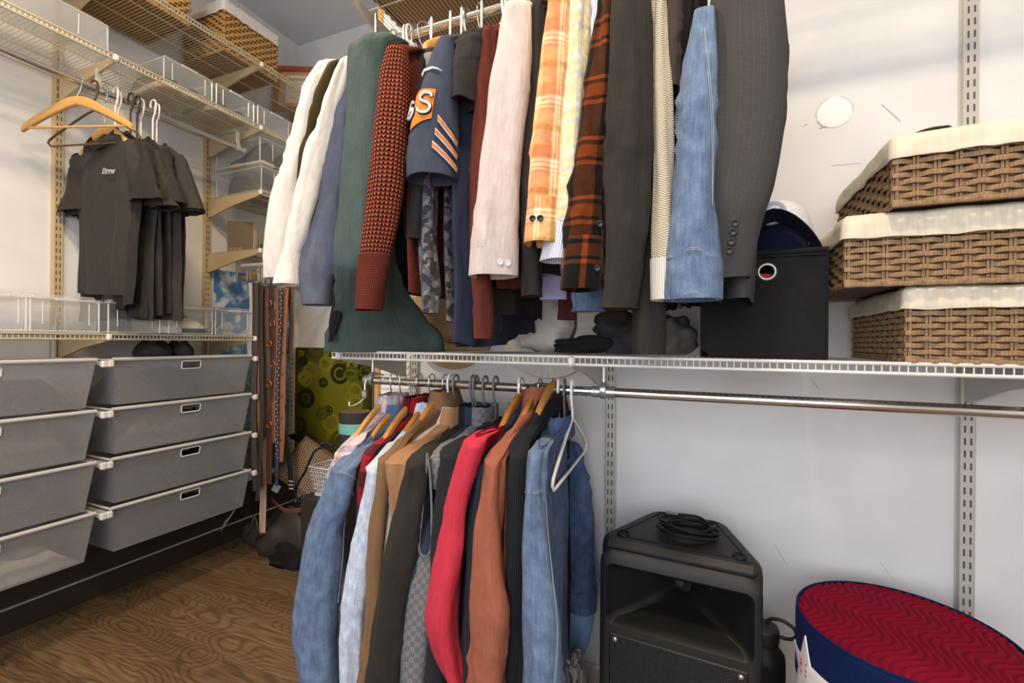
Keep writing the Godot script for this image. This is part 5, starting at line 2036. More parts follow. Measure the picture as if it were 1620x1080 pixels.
	var r2 := RandomNumberGenerator.new()
	r2.seed = 5
	for k in 5:
		var ph := r2.randf() * TAU
		var ro := r2.randf_range(0.045, 0.062)
		for j in 10:
			var an := TAU * (k + j / 10.0)
			pts.append(c + Vector3(cos(an) * ro * 1.15 + 0.012 * cos(ph), 0.002 + 0.005 * k + 0.004 * sin(an * 1.5 + ph), sin(an) * ro * 0.78 + 0.008 * sin(ph)))
	pts.append(c + Vector3(0.02, 0.026, -0.05))
	pts.append(c + Vector3(-0.03, 0.026, -0.048))
	b = MB.new()
	b.tube(curve(pts, 260), 0.0036, 7)
	var cab := solo(b, "coiled_cable", M.black_satin, "black cable coiled on top of the loudspeaker", "cable")
	b = MB.new()
	b.tube([pts[-1], pts[-1] + Vector3(-0.03, 0.002, 0.004)], 0.0035, 8)
	put(b, "plug", M.hanger_grey, cab)

func drum():
	var c := Vector3(0.386, 0, -1.217)
	var R := 0.193
	var H := 0.55
	var t := thing("round_ottoman", "round stool with wavy pleated red velvet top and blue velvet side", "stool", c)
	var b := MB.new()
	b.lathe([[R * 0.97, 0.0], [R * 0.985, 0.01], [R * 0.985, H - 0.11], [R * 0.99, H - 0.105]], Transform3D(Basis(), c), 72, true, false)
	put(b, "side", M.velvet_blue, t)
	b = MB.new()
	b.lathe([[R * 0.992, H - 0.15], [R * 1.004, H - 0.145], [R * 1.004, H - 0.012], [R * 0.998, H - 0.003], [R * 0.985, H], [R * 0.972, H - 0.003]], Transform3D(Basis(), c), 72, false, false)
	put(b, "lid_band", M.velvet_blue, t)
	b = MB.new()
	b.tube(range(72).map(func(s): return c + Vector3(cos(TAU * s / 72) * R * 0.985, H + 0.001, sin(TAU * s / 72) * R * 0.985)), 0.0028, 6, true)
	put(b, "piping", M.velvet_blue, t)
	# wavy pleats: ridges whose lines wander as sine waves across the top
	var n := 150
	var rs := []
	for iy in n + 1:
		var ring := PackedVector3Array()
		for ix in n + 1:
			# square grid bent onto the disc
			var u := ix / float(n) * 2 - 1
			var v := iy / float(n) * 2 - 1
			var p := Vector2(u * sqrt(1 - v * v / 2), v * sqrt(1 - u * u / 2)) * R * 0.975
			var a := 0.55
			var s := p.x * cos(a) + p.y * sin(a)
			var l := -p.x * sin(a) + p.y * cos(a)
			var ph := (s + 0.017 * sin(l * 46.0 + 0.6) + 0.006 * sin(l * 21 + 2.0)) / 0.0165
			var rd := p.length() / R
			var hgt := 0.0075 * pow(absf(sin(ph * PI)), 0.8) + 0.010 * (1 - rd * rd)
			ring.append(c + Vector3(p.x, H - 0.004 + hgt * smoothstep(0.0, 0.04, 0.985 - rd), p.y))
		rs.append(ring)
	b = MB.new()
	b.rings(rs, false)
	put(b, "pleated_top", M.velvet_red, t)
	# white star on the side facing the camera
	var dir := (on_z(1278, 1015, -1.2) - c)
	var an0 := atan2(dir.z, dir.x)
	an0 = PI - 0.30
	var st := PackedVector2Array()
	for k in 10:
		var r := 0.078 if k % 2 == 0 else 0.031
		st.append(Vector2(cos(PI / 2 + TAU * k / 10) * r, sin(PI / 2 + TAU * k / 10) * r))
	b = MB.new()
	var W := func(q: Vector2, off: float) -> Vector3:
		var an: float = an0 - q.x / R
		return c + Vector3(cos(an) * (R * 1.004 + off), H - 0.105 + q.y, sin(an) * (R * 1.004 + off))
	for k in 10:
		for s in 6:
			var p0: Vector2 = st[k] * (s / 6.0)
			var p1: Vector2 = st[(k + 1) % 10] * (s / 6.0)
			var p2: Vector2 = st[k] * ((s + 1) / 6.0)
			var p3: Vector2 = st[(k + 1) % 10] * ((s + 1) / 6.0)
			b.quad(W.call(p0, 0.003), W.call(p1, 0.003), W.call(p3, 0.003), W.call(p2, 0.003), c + Vector3(0, H - 0.1, 0))
		b.quad(W.call(st[k], 0.003), W.call(st[(k + 1) % 10], 0.003), W.call(st[(k + 1) % 10], -0.002), W.call(st[k], -0.002), c + Vector3(0, H - 0.1, 0))
	var star := put(b, "star_patch", M.white_paint, t, "white felt star")
	b = MB.new()
	for k in 9:
		var q := Vector2(0.012 * cos(k * 2.1) - 0.004, 0.014 * sin(k * 1.3) + 0.006)
		b.box(W.call(q, 0.0038), Vector3(0.004, 0.004, 0.003), 0.001)
	put(b, "red_stitches", M.red_fleece, star)

func bottle():
	var c := Vector3(0.142, 0, -1.36)
	var t := thing("water_bottle", "black bottle with loop handle between the loudspeaker and the stool", "bottle", c)
	var xf := Transform3D(Basis(), c)
	var b := MB.new()
	b.lathe([[0.045, 0.18], [0.05, 0.19], [0.05, 0.335], [0.048, 0.35], [0.03, 0.375], [0.028, 0.38]], xf, 28)
	b.lathe([[0.047, 0.0], [0.05, 0.01], [0.05, 0.19]], xf, 28, true, false)
	put(b, "body", M.black_satin, t)
	b = MB.new()
	b.lathe([[0.034, 0.378], [0.036, 0.385], [0.036, 0.41], [0.032, 0.418], [0.0, 0.418]], xf, 28, true, false)
	put(b, "lid", M.black_plastic, t)
	b = MB.new()
	var pts := []
	for j in 14:
		var an := TAU * j / 14
		pts.append(c + Vector3(0.040 + 0.032 * cos(an), 0.418 + 0.022 * sin(an), 0.012 * cos(an)))
	b.tube(pts, 0.0045, 8, true)
	put(b, "loop_handle", M.black_plastic, t)

func mound(c: Vector3, rx: float, ry: float, rz: float, sd: float, rough := 1.0) -> MB:
	var rs := []
	for r in 29:
		var th := PI * r / 28.0
		var ring := PackedVector3Array()
		for s in 64:
			var an := TAU * s / 64
			var dir := Vector3(sin(th) * cos(an), cos(th), sin(th) * sin(an))
			var nz := N2.get_noise_3d(dir.x * 1.0 + sd * 7, dir.y * 1.0, dir.z * 1.0)
			var n2 := N2.get_noise_3d(dir.x * 2.4 + sd * 3, dir.y * 2.2, dir.z * 2.4)
			var p := c + Vector3(dir.x * rx * (1 + rough * (0.4 * nz + 0.05 * n2)), maxf(dir.y, -0.02) * ry * (1 + rough * (0.5 * nz + 0.18 * n2)), dir.z * rz * (1 + rough * (0.4 * nz + 0.05 * n2)))
			p.y = maxf(p.y, c.y + 0.001)
			ring.append(p)
		rs.append(ring)
	var b := MB.new()
	b.rings(rs, true)
	return b

func corner_pile():
	# slumped black bags in the corner
	solo(mound(Vector3(-2.12, 0, -1.90), 0.30, 0.21, 0.17, 1.0), "slumped_bag", M.bag_dark, "black nylon bag slumped on the floor under the belts", "bag")
	solo(mound(Vector3(-1.96, 0.0, -1.78), 0.20, 0.11, 0.10, 2.3), "slumped_bag", M.black_deep, "flat dark cloth bag spread in front of the corner pile", "bag")
	solo(mound(Vector3(-1.94, 0.10, -1.82), 0.10, 0.05, 0.06, 3.9, 1.4), "plastic_wrap", M.bag_gloss, "glossy dark plastic wrap on top of the flat bag", "bag")
	var b := MB.new()
	b.strip(curve([on_y(345, 838, 0.02), on_z(356, 828, -1.72), on_z(372, 805, -1.74)], 8), 0.03, 0.002, [Vector3(0.8, 0.2, 0.5)])
	solo(b, "paper_tag", M.white_paint, "white paper tag beside the lowest drawer", "tag")
	b = MB.new()
	b.box(on_z(437, 772, -1.86), Vector3(0.04, 0.05, 0.012), 0.003, Basis(Vector3.BACK, -0.6) * Basis(Vector3.UP, 0.4))
	solo(b, "white_buckle", M.white_paint, "small white buckle on the black bag under the belts", "buckle")
	b = MB.new()
	b.tube(curve([on_y(366, 868, 0.006), on_y(385, 855, 0.01), on_z(398, 832, -1.68), on_z(402, 815, -1.7), on_z(408, 838, -1.68), on_y(404, 862, 0.008)], 40), 0.004, 6)
	solo(b, "drawstring", M.bag_dark, "dark drawstring trailing on the floor in front of the bag", "cord")
	b = MB.new()
	b.strip(curve([on_z(430, 790, -1.8), on_z(452, 808, -1.78), on_z(478, 806, -1.78), on_z(505, 800, -1.78)], 14), 0.014, 0.005, [Vector3(0, 1, 0.3)])
	solo(b, "bag_strap", M.leather_tan, "tan leather strap lying across the corner pile", "strap")
	# perforated amplifier tipped on its side
	var c := on_z(492, 742, -1.92)
	var bs := Basis(Vector3.UP, deg_to_rad(20)) * Basis(Vector3.BACK, deg_to_rad(-33)) * Basis(Vector3.RIGHT, deg_to_rad(-30))
	var t := thing("amplifier", "tipped brown amplifier with a perforated metal face below the green canvas", "amplifier", Vector3(c.x, 0.2, c.z))
	b = MB.new()
	b.box(c - bs.z * 0.06, Vector3(0.30, 0.26, 0.12), 0.006, bs)
	put(b, "cabinet", M.amp_brown, t)
	b = MB.new()
	b.box(c + bs.z * 0.003, Vector3(0.27, 0.225, 0.006), 0.002, bs)
	for j in b.v.size():
		b.t[j] = Vector2((b.v[j] - c).dot(bs.x), (b.v[j] - c).dot(bs.y))
	put(b, "perforated_face", M.perforated, t)
	b = MB.new()
	b.box(c + bs.x * 0.151 - bs.z * 0.05, Vector3(0.006, 0.25, 0.1), 0.002, bs)
	put(b, "side_panel", M.amp_copper, t, "copper coloured side with a slot")
	b = MB.new()
	b.box(c + bs.x * 0.155 - bs.z * 0.06 - bs.y * 0.02, Vector3(0.003, 0.13, 0.035), 0.001, bs)
	put(b, "slot", M.dark_gap, t)
	b = MB.new()
	b.tube(curve([c + bs.y * 0.135 - bs.x * 0.05, c + bs.y * 0.16 - bs.x * 0.02, c + bs.y * 0.16 + bs.x * 0.05, c + bs.y * 0.135 + bs.x * 0.08], 14), 0.012, 8)
	put(b, "handle", M.black_plastic, t)
	b = MB.new()
	b.tube(curve([on_z(528, 705, -1.85), on_z(500, 712, -1.80), on_z(483, 745, -1.78), on_z(468, 775, -1.77), on_z(478, 797, -1.77), on_z(505, 800, -1.77)], 40), 0.006, 7)
	solo(b, "power_cord", M.black_satin, "black cord looping over the amplifier", "cord")
	b = mound(on_z(478, 694, -2.05), 0.10, 0.03, 0.05, 5.0, 0.5)
	solo(b, "black_pouch", M.black_satin, "glossy black pouch lying on the amplifier below the canvas", "bag")
	# rolled foam with a teal strap
	var p := on_z(562, 650, -1.92)
	var xf := Transform3D(Basis(), Vector3(p.x, 0, p.z))
	t = thing("foam_roll", "dark foam roll standing behind the denim jacket", "foam roll", Vector3(p.x, 0, p.z))
	b = MB.new()
	b.lathe([[0.078, 0.0], [0.08, 0.01], [0.08, p.y - 0.01], [0.078, p.y - 0.001]], xf, 36, true, false)
	put(b, "outside", M.foam_black, t)
	b = MB.new()
	b.lathe([[0.078, p.y - 0.001], [0.03, p.y - 0.002], [0.028, p.y - 0.02], [0.0, p.y - 0.02]], xf, 36, false, false)
	put(b, "end", M.foam_top, t)
	b = MB.new()
	b.lathe([[0.081, p.y - 0.112], [0.0828, p.y - 0.108], [0.0828, p.y - 0.062], [0.081, p.y - 0.058]], xf, 36, false, false)
	put(b, "strap", M.teal_band, t)
	# little white wire basket
	p = on_z(523, 735, -1.62)
	t = thing("wire_basket", "small white wire basket behind the denim jacket sleeve", "basket", Vector3(p.x, p.y - 0.14, p.z))
	b = MB.new()
	for k in 7:
		var y := p.y - 0.02 * k
		var g := 0.065 - 0.003 * k
		b.tube([Vector3(p.x - g, y, p.z - g), Vector3(p.x + g, y, p.z - g), Vector3(p.x + g, y, p.z + g), Vector3(p.x - g, y, p.z + g)], 0.004 if k == 0 else 0.0018, 6, true)
	for k in 9:
		for q in [[-1 + k * 0.25, -1], [-1 + k * 0.25, 1], [-1, -1 + k * 0.25], [1, -1 + k * 0.25]]:
			b.tube([Vector3(p.x + q[0] * 0.065, p.y, p.z + q[1] * 0.065), Vector3(p.x + q[0] * 0.046, p.y - 0.122, p.z + q[1] * 0.046)], 0.0014, 5)
	put(b, "wires", M.wire_white, t, "", "stuff")
	b = MB.new()
	b.box(p + Vector3(0, -0.128, 0), Vector3(0.096, 0.012, 0.096), 0.003)
	put(b, "base", M.wire_white, t)
	b = MB.new()
	b.box(Vector3(p.x, (p.y - 0.134) / 2, p.z), Vector3(0.2, p.y - 0.134, 0.16), 0.006)
	solo(b, "storage_crate", M.carton_black, "dark crate under the small white wire basket", "crate")
	# bag and scarf beside the loudspeaker
	solo(mound(Vector3(-0.335, 0, -1.10), 0.06, 0.27, 0.06, 6.2, 0.5), "grey_bag", M.pale_grey, "pale grey plastic bag at the left foot of the loudspeaker", "bag")
	solo(mound(Vector3(-0.34, 0, -1.26), 0.06, 0.27, 0.06, 7.7, 0.5), "patterned_scarf", M.camo, "dark patterned scarf heaped between the denim jacket and loudspeaker", "scarf")

# ---------------------------------------------------------------- tee shirts on the left rod
func tee(label: String, z: float, xn: float, half: float, ys: float, yh: float, m: Material, kind: String, idx: int, droop: float) -> Node3D:
	var h := Vector3(xn, 0, z)
	var d := Vector3(1, 0, 0.06 * sin(idx * 2.1)).normalized()
	var o := thing("tee_shirt", label, "shirt", Vector3(xn, yh, z), "dark tee shirts on the left rod")
	var b := MB.new()
	var yn := ys + 0.075
	b.rings(body_rings(h, d, half, half, yn, ys, yh, 0.016, idx * 1.9, {"pull": 0.02, "wave": 1.2, "drop": 0.02, "neck": 0.085, "scoop": 0.055}), true)
	put(b, "torso", m, o)
	for e in [1, -1]:
		var path := []
		var side := d.cross(Vector3.UP).normalized()
		for k in 14:
			var t := k / 13.0
			var c: Vector3 = Vector3(xn, ys - 0.012 - 0.20 * t, z) + d * e * (half - 0.028 + 0.055 * t) + side * (-droop * t * t if e > 0 else 0.0)
			path.append([c, 0.030 + 0.052 * t, 0.018 + 0.014 * t, d * e, side])
		b = MB.new()
		b.rings(sleeve_rings(path, idx * 2.7 + e, 1.0, 0.0, 1.0, 0.0, true, 1.0), true)
		put(b, "sleeve", m, o)
	collar(o, "crew", h, d, yn, m, 0.085, 0.032, 0.055)
	hanger(kind, h, 2.1325, d, "%s hanger of the %s" % [{"black": "black plastic", "white": "white plastic", "wood": "pale wooden", "brown": "brown plastic"}[kind], label], "hangers on the left rod", 0.2, 2.12 - yn + 0.0)
	return o

func left_shirts():
	var zs := [-1.04, -1.066, -1.09, -1.114, -1.138, -1.16, -1.182, -1.208]
	var kinds := ["wood", "white", "white", "black", "black", "white", "white", "white"]
	var labels := ["black tee shirt with a small white script print", "black tee shirt directly behind the printed one", "black tee shirt with the lowest hem on the left rod", "faded black tee shirt, fourth on the left rod", "black tee shirt with drooping sleeve, fifth on the left rod", "brownish black tee shirt, sixth on the left rod", "plain black tee shirt, seventh on the left rod", "black tee shirt hanging last on the left rod"]
	var first: Node3D
	for k in 8:
		var o := tee(labels[k], zs[k], -2.2 + 0.02 * sin(k * 2.3) + 0.006 * k, 0.205 + 0.008 * (k % 3), 1.885 - 0.006 * (k % 4), [1.33, 1.28, 1.235, 1.235, 1.25, 1.25, 1.235, 1.25][k], [M.tee_black, M.black_cotton, M.black_cotton, M.tee_black, M.charcoal, M.brown_tee, M.tee_black, M.tee_black][k], kinds[k], k, 0.0 if k else 0.03)
		if k == 0: first = o
	lettering("Drew", 0.030, "droid serif", Vector3(-2.118, 1.79, -1.016), Basis(Vector3.UP, 0.05) * Basis(Vector3.BACK, deg_to_rad(-6)) * Basis(Vector3.RIGHT, Vector3(0.25, 1, 0), Vector3.BACK), M.stripe_white, first, 0.002)
	var b := MB.new()
	b.box(Vector3(-2.195, 1.925, -1.063), Vector3(0.035, 0.018, 0.002), 0.0005)
	put(b, "neck_label", M.stripe_white, first)
	# two empty hangers in front
	hanger("brown", Vector3(-2.2, 0, -1.005), 2.1325, Vector3(0.97, 0, -0.25).normalized(), "empty brown plastic hanger in front of the printed tee shirt", "empty hangers on the left rod", 0.21, 0.10)
	var w: Node3D = hanger("wood", Vector3(-2.2, 0, -0.955), 2.1325, Vector3(0.94, 0, -0.34).normalized(), "empty wooden hanger nearest the camera on the left rod", "empty hangers on the left rod", 0.22, 0.085)
	w.set_meta("category", "hanger")

# ---------------------------------------------------------------- upper rod
func build_upper_clothes():
	var L := [
		{"name": "dress_shirt", "cat": "shirt", "label": "white long sleeved shirt, leftmost on the upper rod", "mat": M.white_cotton, "z": -0.98, "sl": [[514, 100, 16], [488, 170, 24], [470, 240, 31], [455, 300, 40], [440, 380, 42], [436, 440, 34]], "cuff": 0.0, "hem": 1.32, "hang": "white"},
		{"name": "knit_shirt", "cat": "shirt", "label": "dark olive shirt between the two white shirts", "mat": M.olive_black, "z": -0.96, "sl": [[529, 102, 22], [505, 170, 24], [487, 240, 18], [474, 296, 10]], "hem": 1.4, "hang": "wood"},
		{"name": "dress_shirt", "cat": "shirt", "label": "white cuffed shirt, second white one from the left", "mat": M.white_cotton, "z": -0.95, "sl": [[546, 98, 18], [524, 170, 24], [505, 240, 32], [488, 305, 36], [470, 380, 38], [462, 412, 34], [456, 450, 41]], "cuff": 0.12, "hem": 1.3, "hang": "white"},
		{"name": "sweatshirt", "cat": "sweatshirt", "label": "slate blue sweatshirt with ribbed cuff beside the white shirts", "mat": M.slate_fleece, "z": -0.99, "sl": [[564, 132, 36], [547, 200, 46], [532, 260, 49], [519, 320, 48], [511, 380, 52], [506, 428, 58], [503, 445, 50], [503, 482, 42]], "cuff": 0.13, "plain_top": true, "hem": 1.35, "hang": "wood", "body": M.navy_soft},
		{"name": "sweater", "cat": "sweater", "label": "blue sweater half hidden behind the slate sweatshirt", "mat": M.navy_soft, "z": -1.0, "sl": [[572, 150, 22], [562, 240, 34], [556, 330, 38], [552, 400, 36], [550, 455, 30]], "cuff": 0.1, "hem": 1.35, "hang": "white"},
		{"name": "trousers", "cat": "trousers", "label": "narrow black trousers hanging left of the green garment bag", "mat": M.black_deep, "z": -1.0, "sl": [[574, 200, 18], [570, 300, 22], [558, 400, 26], [538, 490, 20], [524, 540, 10]], "hem": 1.3, "hang": ""},
		{"name": "rain_jacket", "cat": "jacket", "label": "dark grey jacket right of the chunky rust sweater", "mat": M.charcoal, "z": -0.98, "sl": [[664, 92, 26], [661, 160, 34], [659, 260, 36], [657, 380, 30]], "hem": 1.3, "hang": "wood", "body": M.maroon_dark},
		{"name": "sweater", "cat": "sweater", "label": "chunky rust knit sweater with long ribbed cuff", "mat": M.rust_knit, "z": -0.895, "sl": [[629, 82, 30], [624, 130, 44], [618, 200, 52], [611, 280, 56], [602, 360, 54], [592, 420, 48], [584, 490, 42]], "cuff": 0.18, "cuff_mat": M.rust_fine, "hem": 1.27, "hang": "wood", "folds": 0.7, "body": M.rust_fine},
		{"name": "camo_shirt", "cat": "shirt", "label": "grey camouflage shirt left of the navy football jersey", "mat": M.camo, "z": -0.98, "sl": [[687, 95, 24], [682, 200, 26], [677, 300, 26], [676, 400, 26], [678, 495, 26]], "hem": 1.20, "hang": "wood"},
		{"name": "tee_shirt", "cat": "shirt", "label": "faded black tee shirt with drooping sleeve on the upper rod", "mat": M.charcoal, "z": -0.95, "sl": [[750, 58, 30], [742, 90, 42], [734, 130, 50], [730, 166, 54]], "hem": 1.22, "hang": "white", "body": M.black_cotton},
		{"name": "sweater", "cat": "sweater", "label": "long maroon sweater with narrow sleeve reaching low", "mat": M.maroon, "z": -0.96, "sl": [[775, 50, 22], [770, 120, 26], [766, 220, 28], [763, 320, 30], [762, 440, 30], [763, 535, 32]], "hem": 1.28, "hang": "white"},
		{"name": "dress_shirt", "cat": "shirt", "label": "lavender dress shirt with two pearl cuff buttons", "mat": M.lavender, "body": M.lavender_blue, "z": -0.93, "sl": [[818, 14, 34], [812, 80, 46], [806, 150, 56], [800, 220, 62], [792, 300, 68], [784, 370, 72], [780, 437, 76]], "cuff": 0.12, "hem": 1.31, "hang": "white", "buttons": [[791, 419], [802, 419]], "button_mat": M.pearl_button},
		{"name": "long_jacket", "cat": "jacket", "label": "plain black long sleeved top beside the lavender shirt", "mat": M.black_cotton, "z": -0.97, "sl": [[846, 10, 26], [846, 100, 32], [844, 220, 34], [842, 340, 34], [842, 468, 30]], "hem": 1.31, "hang": "black"},
		{"name": "flannel_shirt", "cat": "shirt", "label": "orange and cream plaid flannel shirt with buttoned cuff", "mat": M.plaid_orange, "z": -0.92, "sl": [[884, -14, 34], [878, 60, 42], [874, 140, 46], [868, 220, 50], [861, 300, 52], [855, 386, 52]], "cuff": 0.15, "hem": 1.31, "hang": "white", "buttons": [[845, 354], [855, 354]]},
		{"name": "flannel_shirt", "cat": "shirt", "label": "pale cream flannel shirt with blue striped cuff", "mat": M.plaid_pale, "z": -0.94, "sl": [[914, -10, 34], [911, 80, 36], [908, 170, 38], [901, 260, 40], [892, 340, 44], [878, 412, 46]], "cuff": 0.14, "cuff_mat": M.seersucker, "hem": 1.31, "hang": "white"},
		{"name": "striped_shirt", "cat": "shirt", "label": "white and blue pinstriped shirt behind the brown plaid", "mat": M.seersucker, "z": -0.98, "sl": [[944, -6, 28], [938, 80, 30], [931, 180, 28], [924, 280, 26], [913, 400, 26]], "hem": 1.31, "hang": "black"},
		{"name": "flannel_shirt", "cat": "shirt", "label": "brown and black plaid flannel shirt with dark buttons", "mat": M.plaid_brown, "z": -0.92, "sl": [[962, -10, 26], [952, 70, 32], [946, 150, 40], [938, 230, 46], [930, 300, 50], [924, 380, 54], [917, 458, 56]], "cuff": 0.15, "hem": 1.30, "hang": "black", "buttons": [[946, 358], [941, 427]]},
		{"name": "hoodie", "cat": "sweatshirt", "label": "charcoal fleece sweatshirt with long plain sleeve", "mat": M.black_cotton, "z": -0.91, "sl": [[995, -25, 50], [994, 60, 58], [992, 150, 62], [993, 240, 66], [991, 330, 66], [987, 410, 60], [979, 488, 50]], "cuff": 0.12, "hem": 1.27, "hang": "white"},
		{"name": "long_jacket", "cat": "jacket", "label": "black sweatshirt reaching the shelf, right of the charcoal one", "mat": M.black_cotton, "z": -0.98, "sl": [[1022, -10, 36], [1020, 120, 42], [1022, 260, 46], [1024, 400, 52], [1026, 500, 56], [1026, 558, 52]], "cuff": 0.07, "hem": 1.24, "hang": "white"},
		{"name": "lace_cardigan", "cat": "cardigan", "label": "white crocheted cardigan with fringed sleeve end", "mat": M.crochet, "z": -0.92, "sl": [[1042, -15, 20], [1044, 80, 24], [1048, 180, 31], [1049, 280, 33], [1047, 380, 34], [1048, 474, 34]], "cuff": 0.14, "cuff_mat": M.cream_rib, "hem": 1.25, "hang": "white", "folds": 0.6},
		{"name": "tee_shirt", "cat": "shirt", "label": "dark brown short sleeved tee beside the crocheted cardigan", "mat": M.brown_tee, "z": -0.94, "sl": [[1066, -20, 28], [1067, 50, 28], [1067, 110, 28], [1067, 140, 28]], "hem": 1.25, "hang": "wood"},
		{"name": "black_blouse", "cat": "shirt", "label": "black blouse barely showing left of the denim jacket", "mat": M.black_deep, "z": -1.0, "sl": [[1084, -10, 20], [1082, 120, 22], [1077, 240, 22], [1072, 360, 20]], "hem": 1.3, "hang": "wood"},
		{"name": "denim_jacket", "cat": "jacket", "label": "light blue denim jacket with open cuff on the upper rod", "mat": M.denim_mid, "z": -0.91, "sl": [[1115, 20, 28], [1110, 90, 42], [1105, 170, 54], [1102, 250, 62], [1099, 340, 70], [1098, 410, 78], [1097, 474, 84]], "cuff": 0.14, "hem": 1.25, "hang": "wood", "folds": 1.0, "seams": [[[1063, 412], [1098, 400], [1134, 412]], [[1060, 472], [1098, 466], [1136, 474]], [[1114, 60], [1122, 200], [1128, 330]]]},
		{"name": "blazer", "cat": "blazer", "label": "grey pinstripe blazer at the right end of the upper clothes", "mat": M.pinstripe, "z": -0.93, "sl": [[1178, -60, 86], [1182, 20, 104], [1185, 110, 112], [1183, 200, 108], [1174, 280, 92], [1164, 350, 76], [1158, 440, 52]], "hem": 1.235, "hang": "wood", "deep": 0.05, "buttons": [[1163, 362], [1160, 375], [1157, 389], [1154, 402]], "th": 0.035, "dx": 0.0, "pull": 0.0, "folds": 0.7},
	]
	var n := 0
	for s in L:
		if not s.has("dx"): s.dx = 0.015
		garment(s, 2.11, -1.2, "clothes on the upper rod", n)
		n += 1
	jersey()
	garment_bag()
	# odd hems that show below the row
	var g := "hems under the upper clothes"
	for q in [["dark_shirt", "dark blue shirt hem hanging beside the white hat", M.jersey_mid, [[785, 330, 40], [780, 430, 50], [774, 525, 44]], -1.08], ["chambray_shirt", "chambray blue shirt hem below the brown plaid cuff", M.denim_mid, [[925, 300, 30], [925, 420, 46], [930, 492, 52]], -1.05], ["maroon_top", "deep maroon top whose hem shows right of the white hat", M.maroon_dark, [[899, 300, 24], [899, 420, 28], [899, 505, 30]], -1.12], ["lilac_shirt", "lilac shirt hem between the black sleeve and the plaid", M.lavender_blue, [[882, 300, 34], [882, 420, 40], [880, 474, 44]], -1.10], ["black_trousers", "black trousers with a low hem near the middle of the upper row", M.black_deep, [[790, 300, 50], [796, 400, 50], [794, 470, 44]], -1.15]]:
		var path := path_px(q[3], q[4], 0.02)
		var b := MB.new()
		b.rings(sleeve_rings(path, q[4] * 9, 1.0, 0.0, 1.0, 0.0, true, 1.0), true)
		var o := thing(q[0], q[1], "clothes", path[-1][0], g)
		put(b, "cloth", q[2], o)
	# empty white plastic hangers crowding the rod
	for k in 5:
		var x: float = on_z([682, 712, 730, 762, 800][k], 40, -1.2).x
		hanger("white", Vector3(x, 0, -1.2), 2.1225, Vector3(0.75 - 0.1 * k, 0, 1).normalized(), "empty white plastic hanger on the upper rod, %s" % ["leftmost", "second from the left", "third from the left", "fourth from the left", "nearest the lavender shirt"][k], "empty white hangers on the upper rod", 0.19, 0.09)
	for k in 2:
		var x: float = on_z([655, 670][k], 60, -1.2).x
		hanger("wood", Vector3(x, 0, -1.2), 2.1225, Vector3(0.1 - 0.9 * k, 0, 1).normalized(), ["empty pale wooden hanger left of the navy jersey", "second empty pale wooden hanger left of the navy jersey"][k], "empty wooden hangers on the upper rod", 0.2, 0.11)

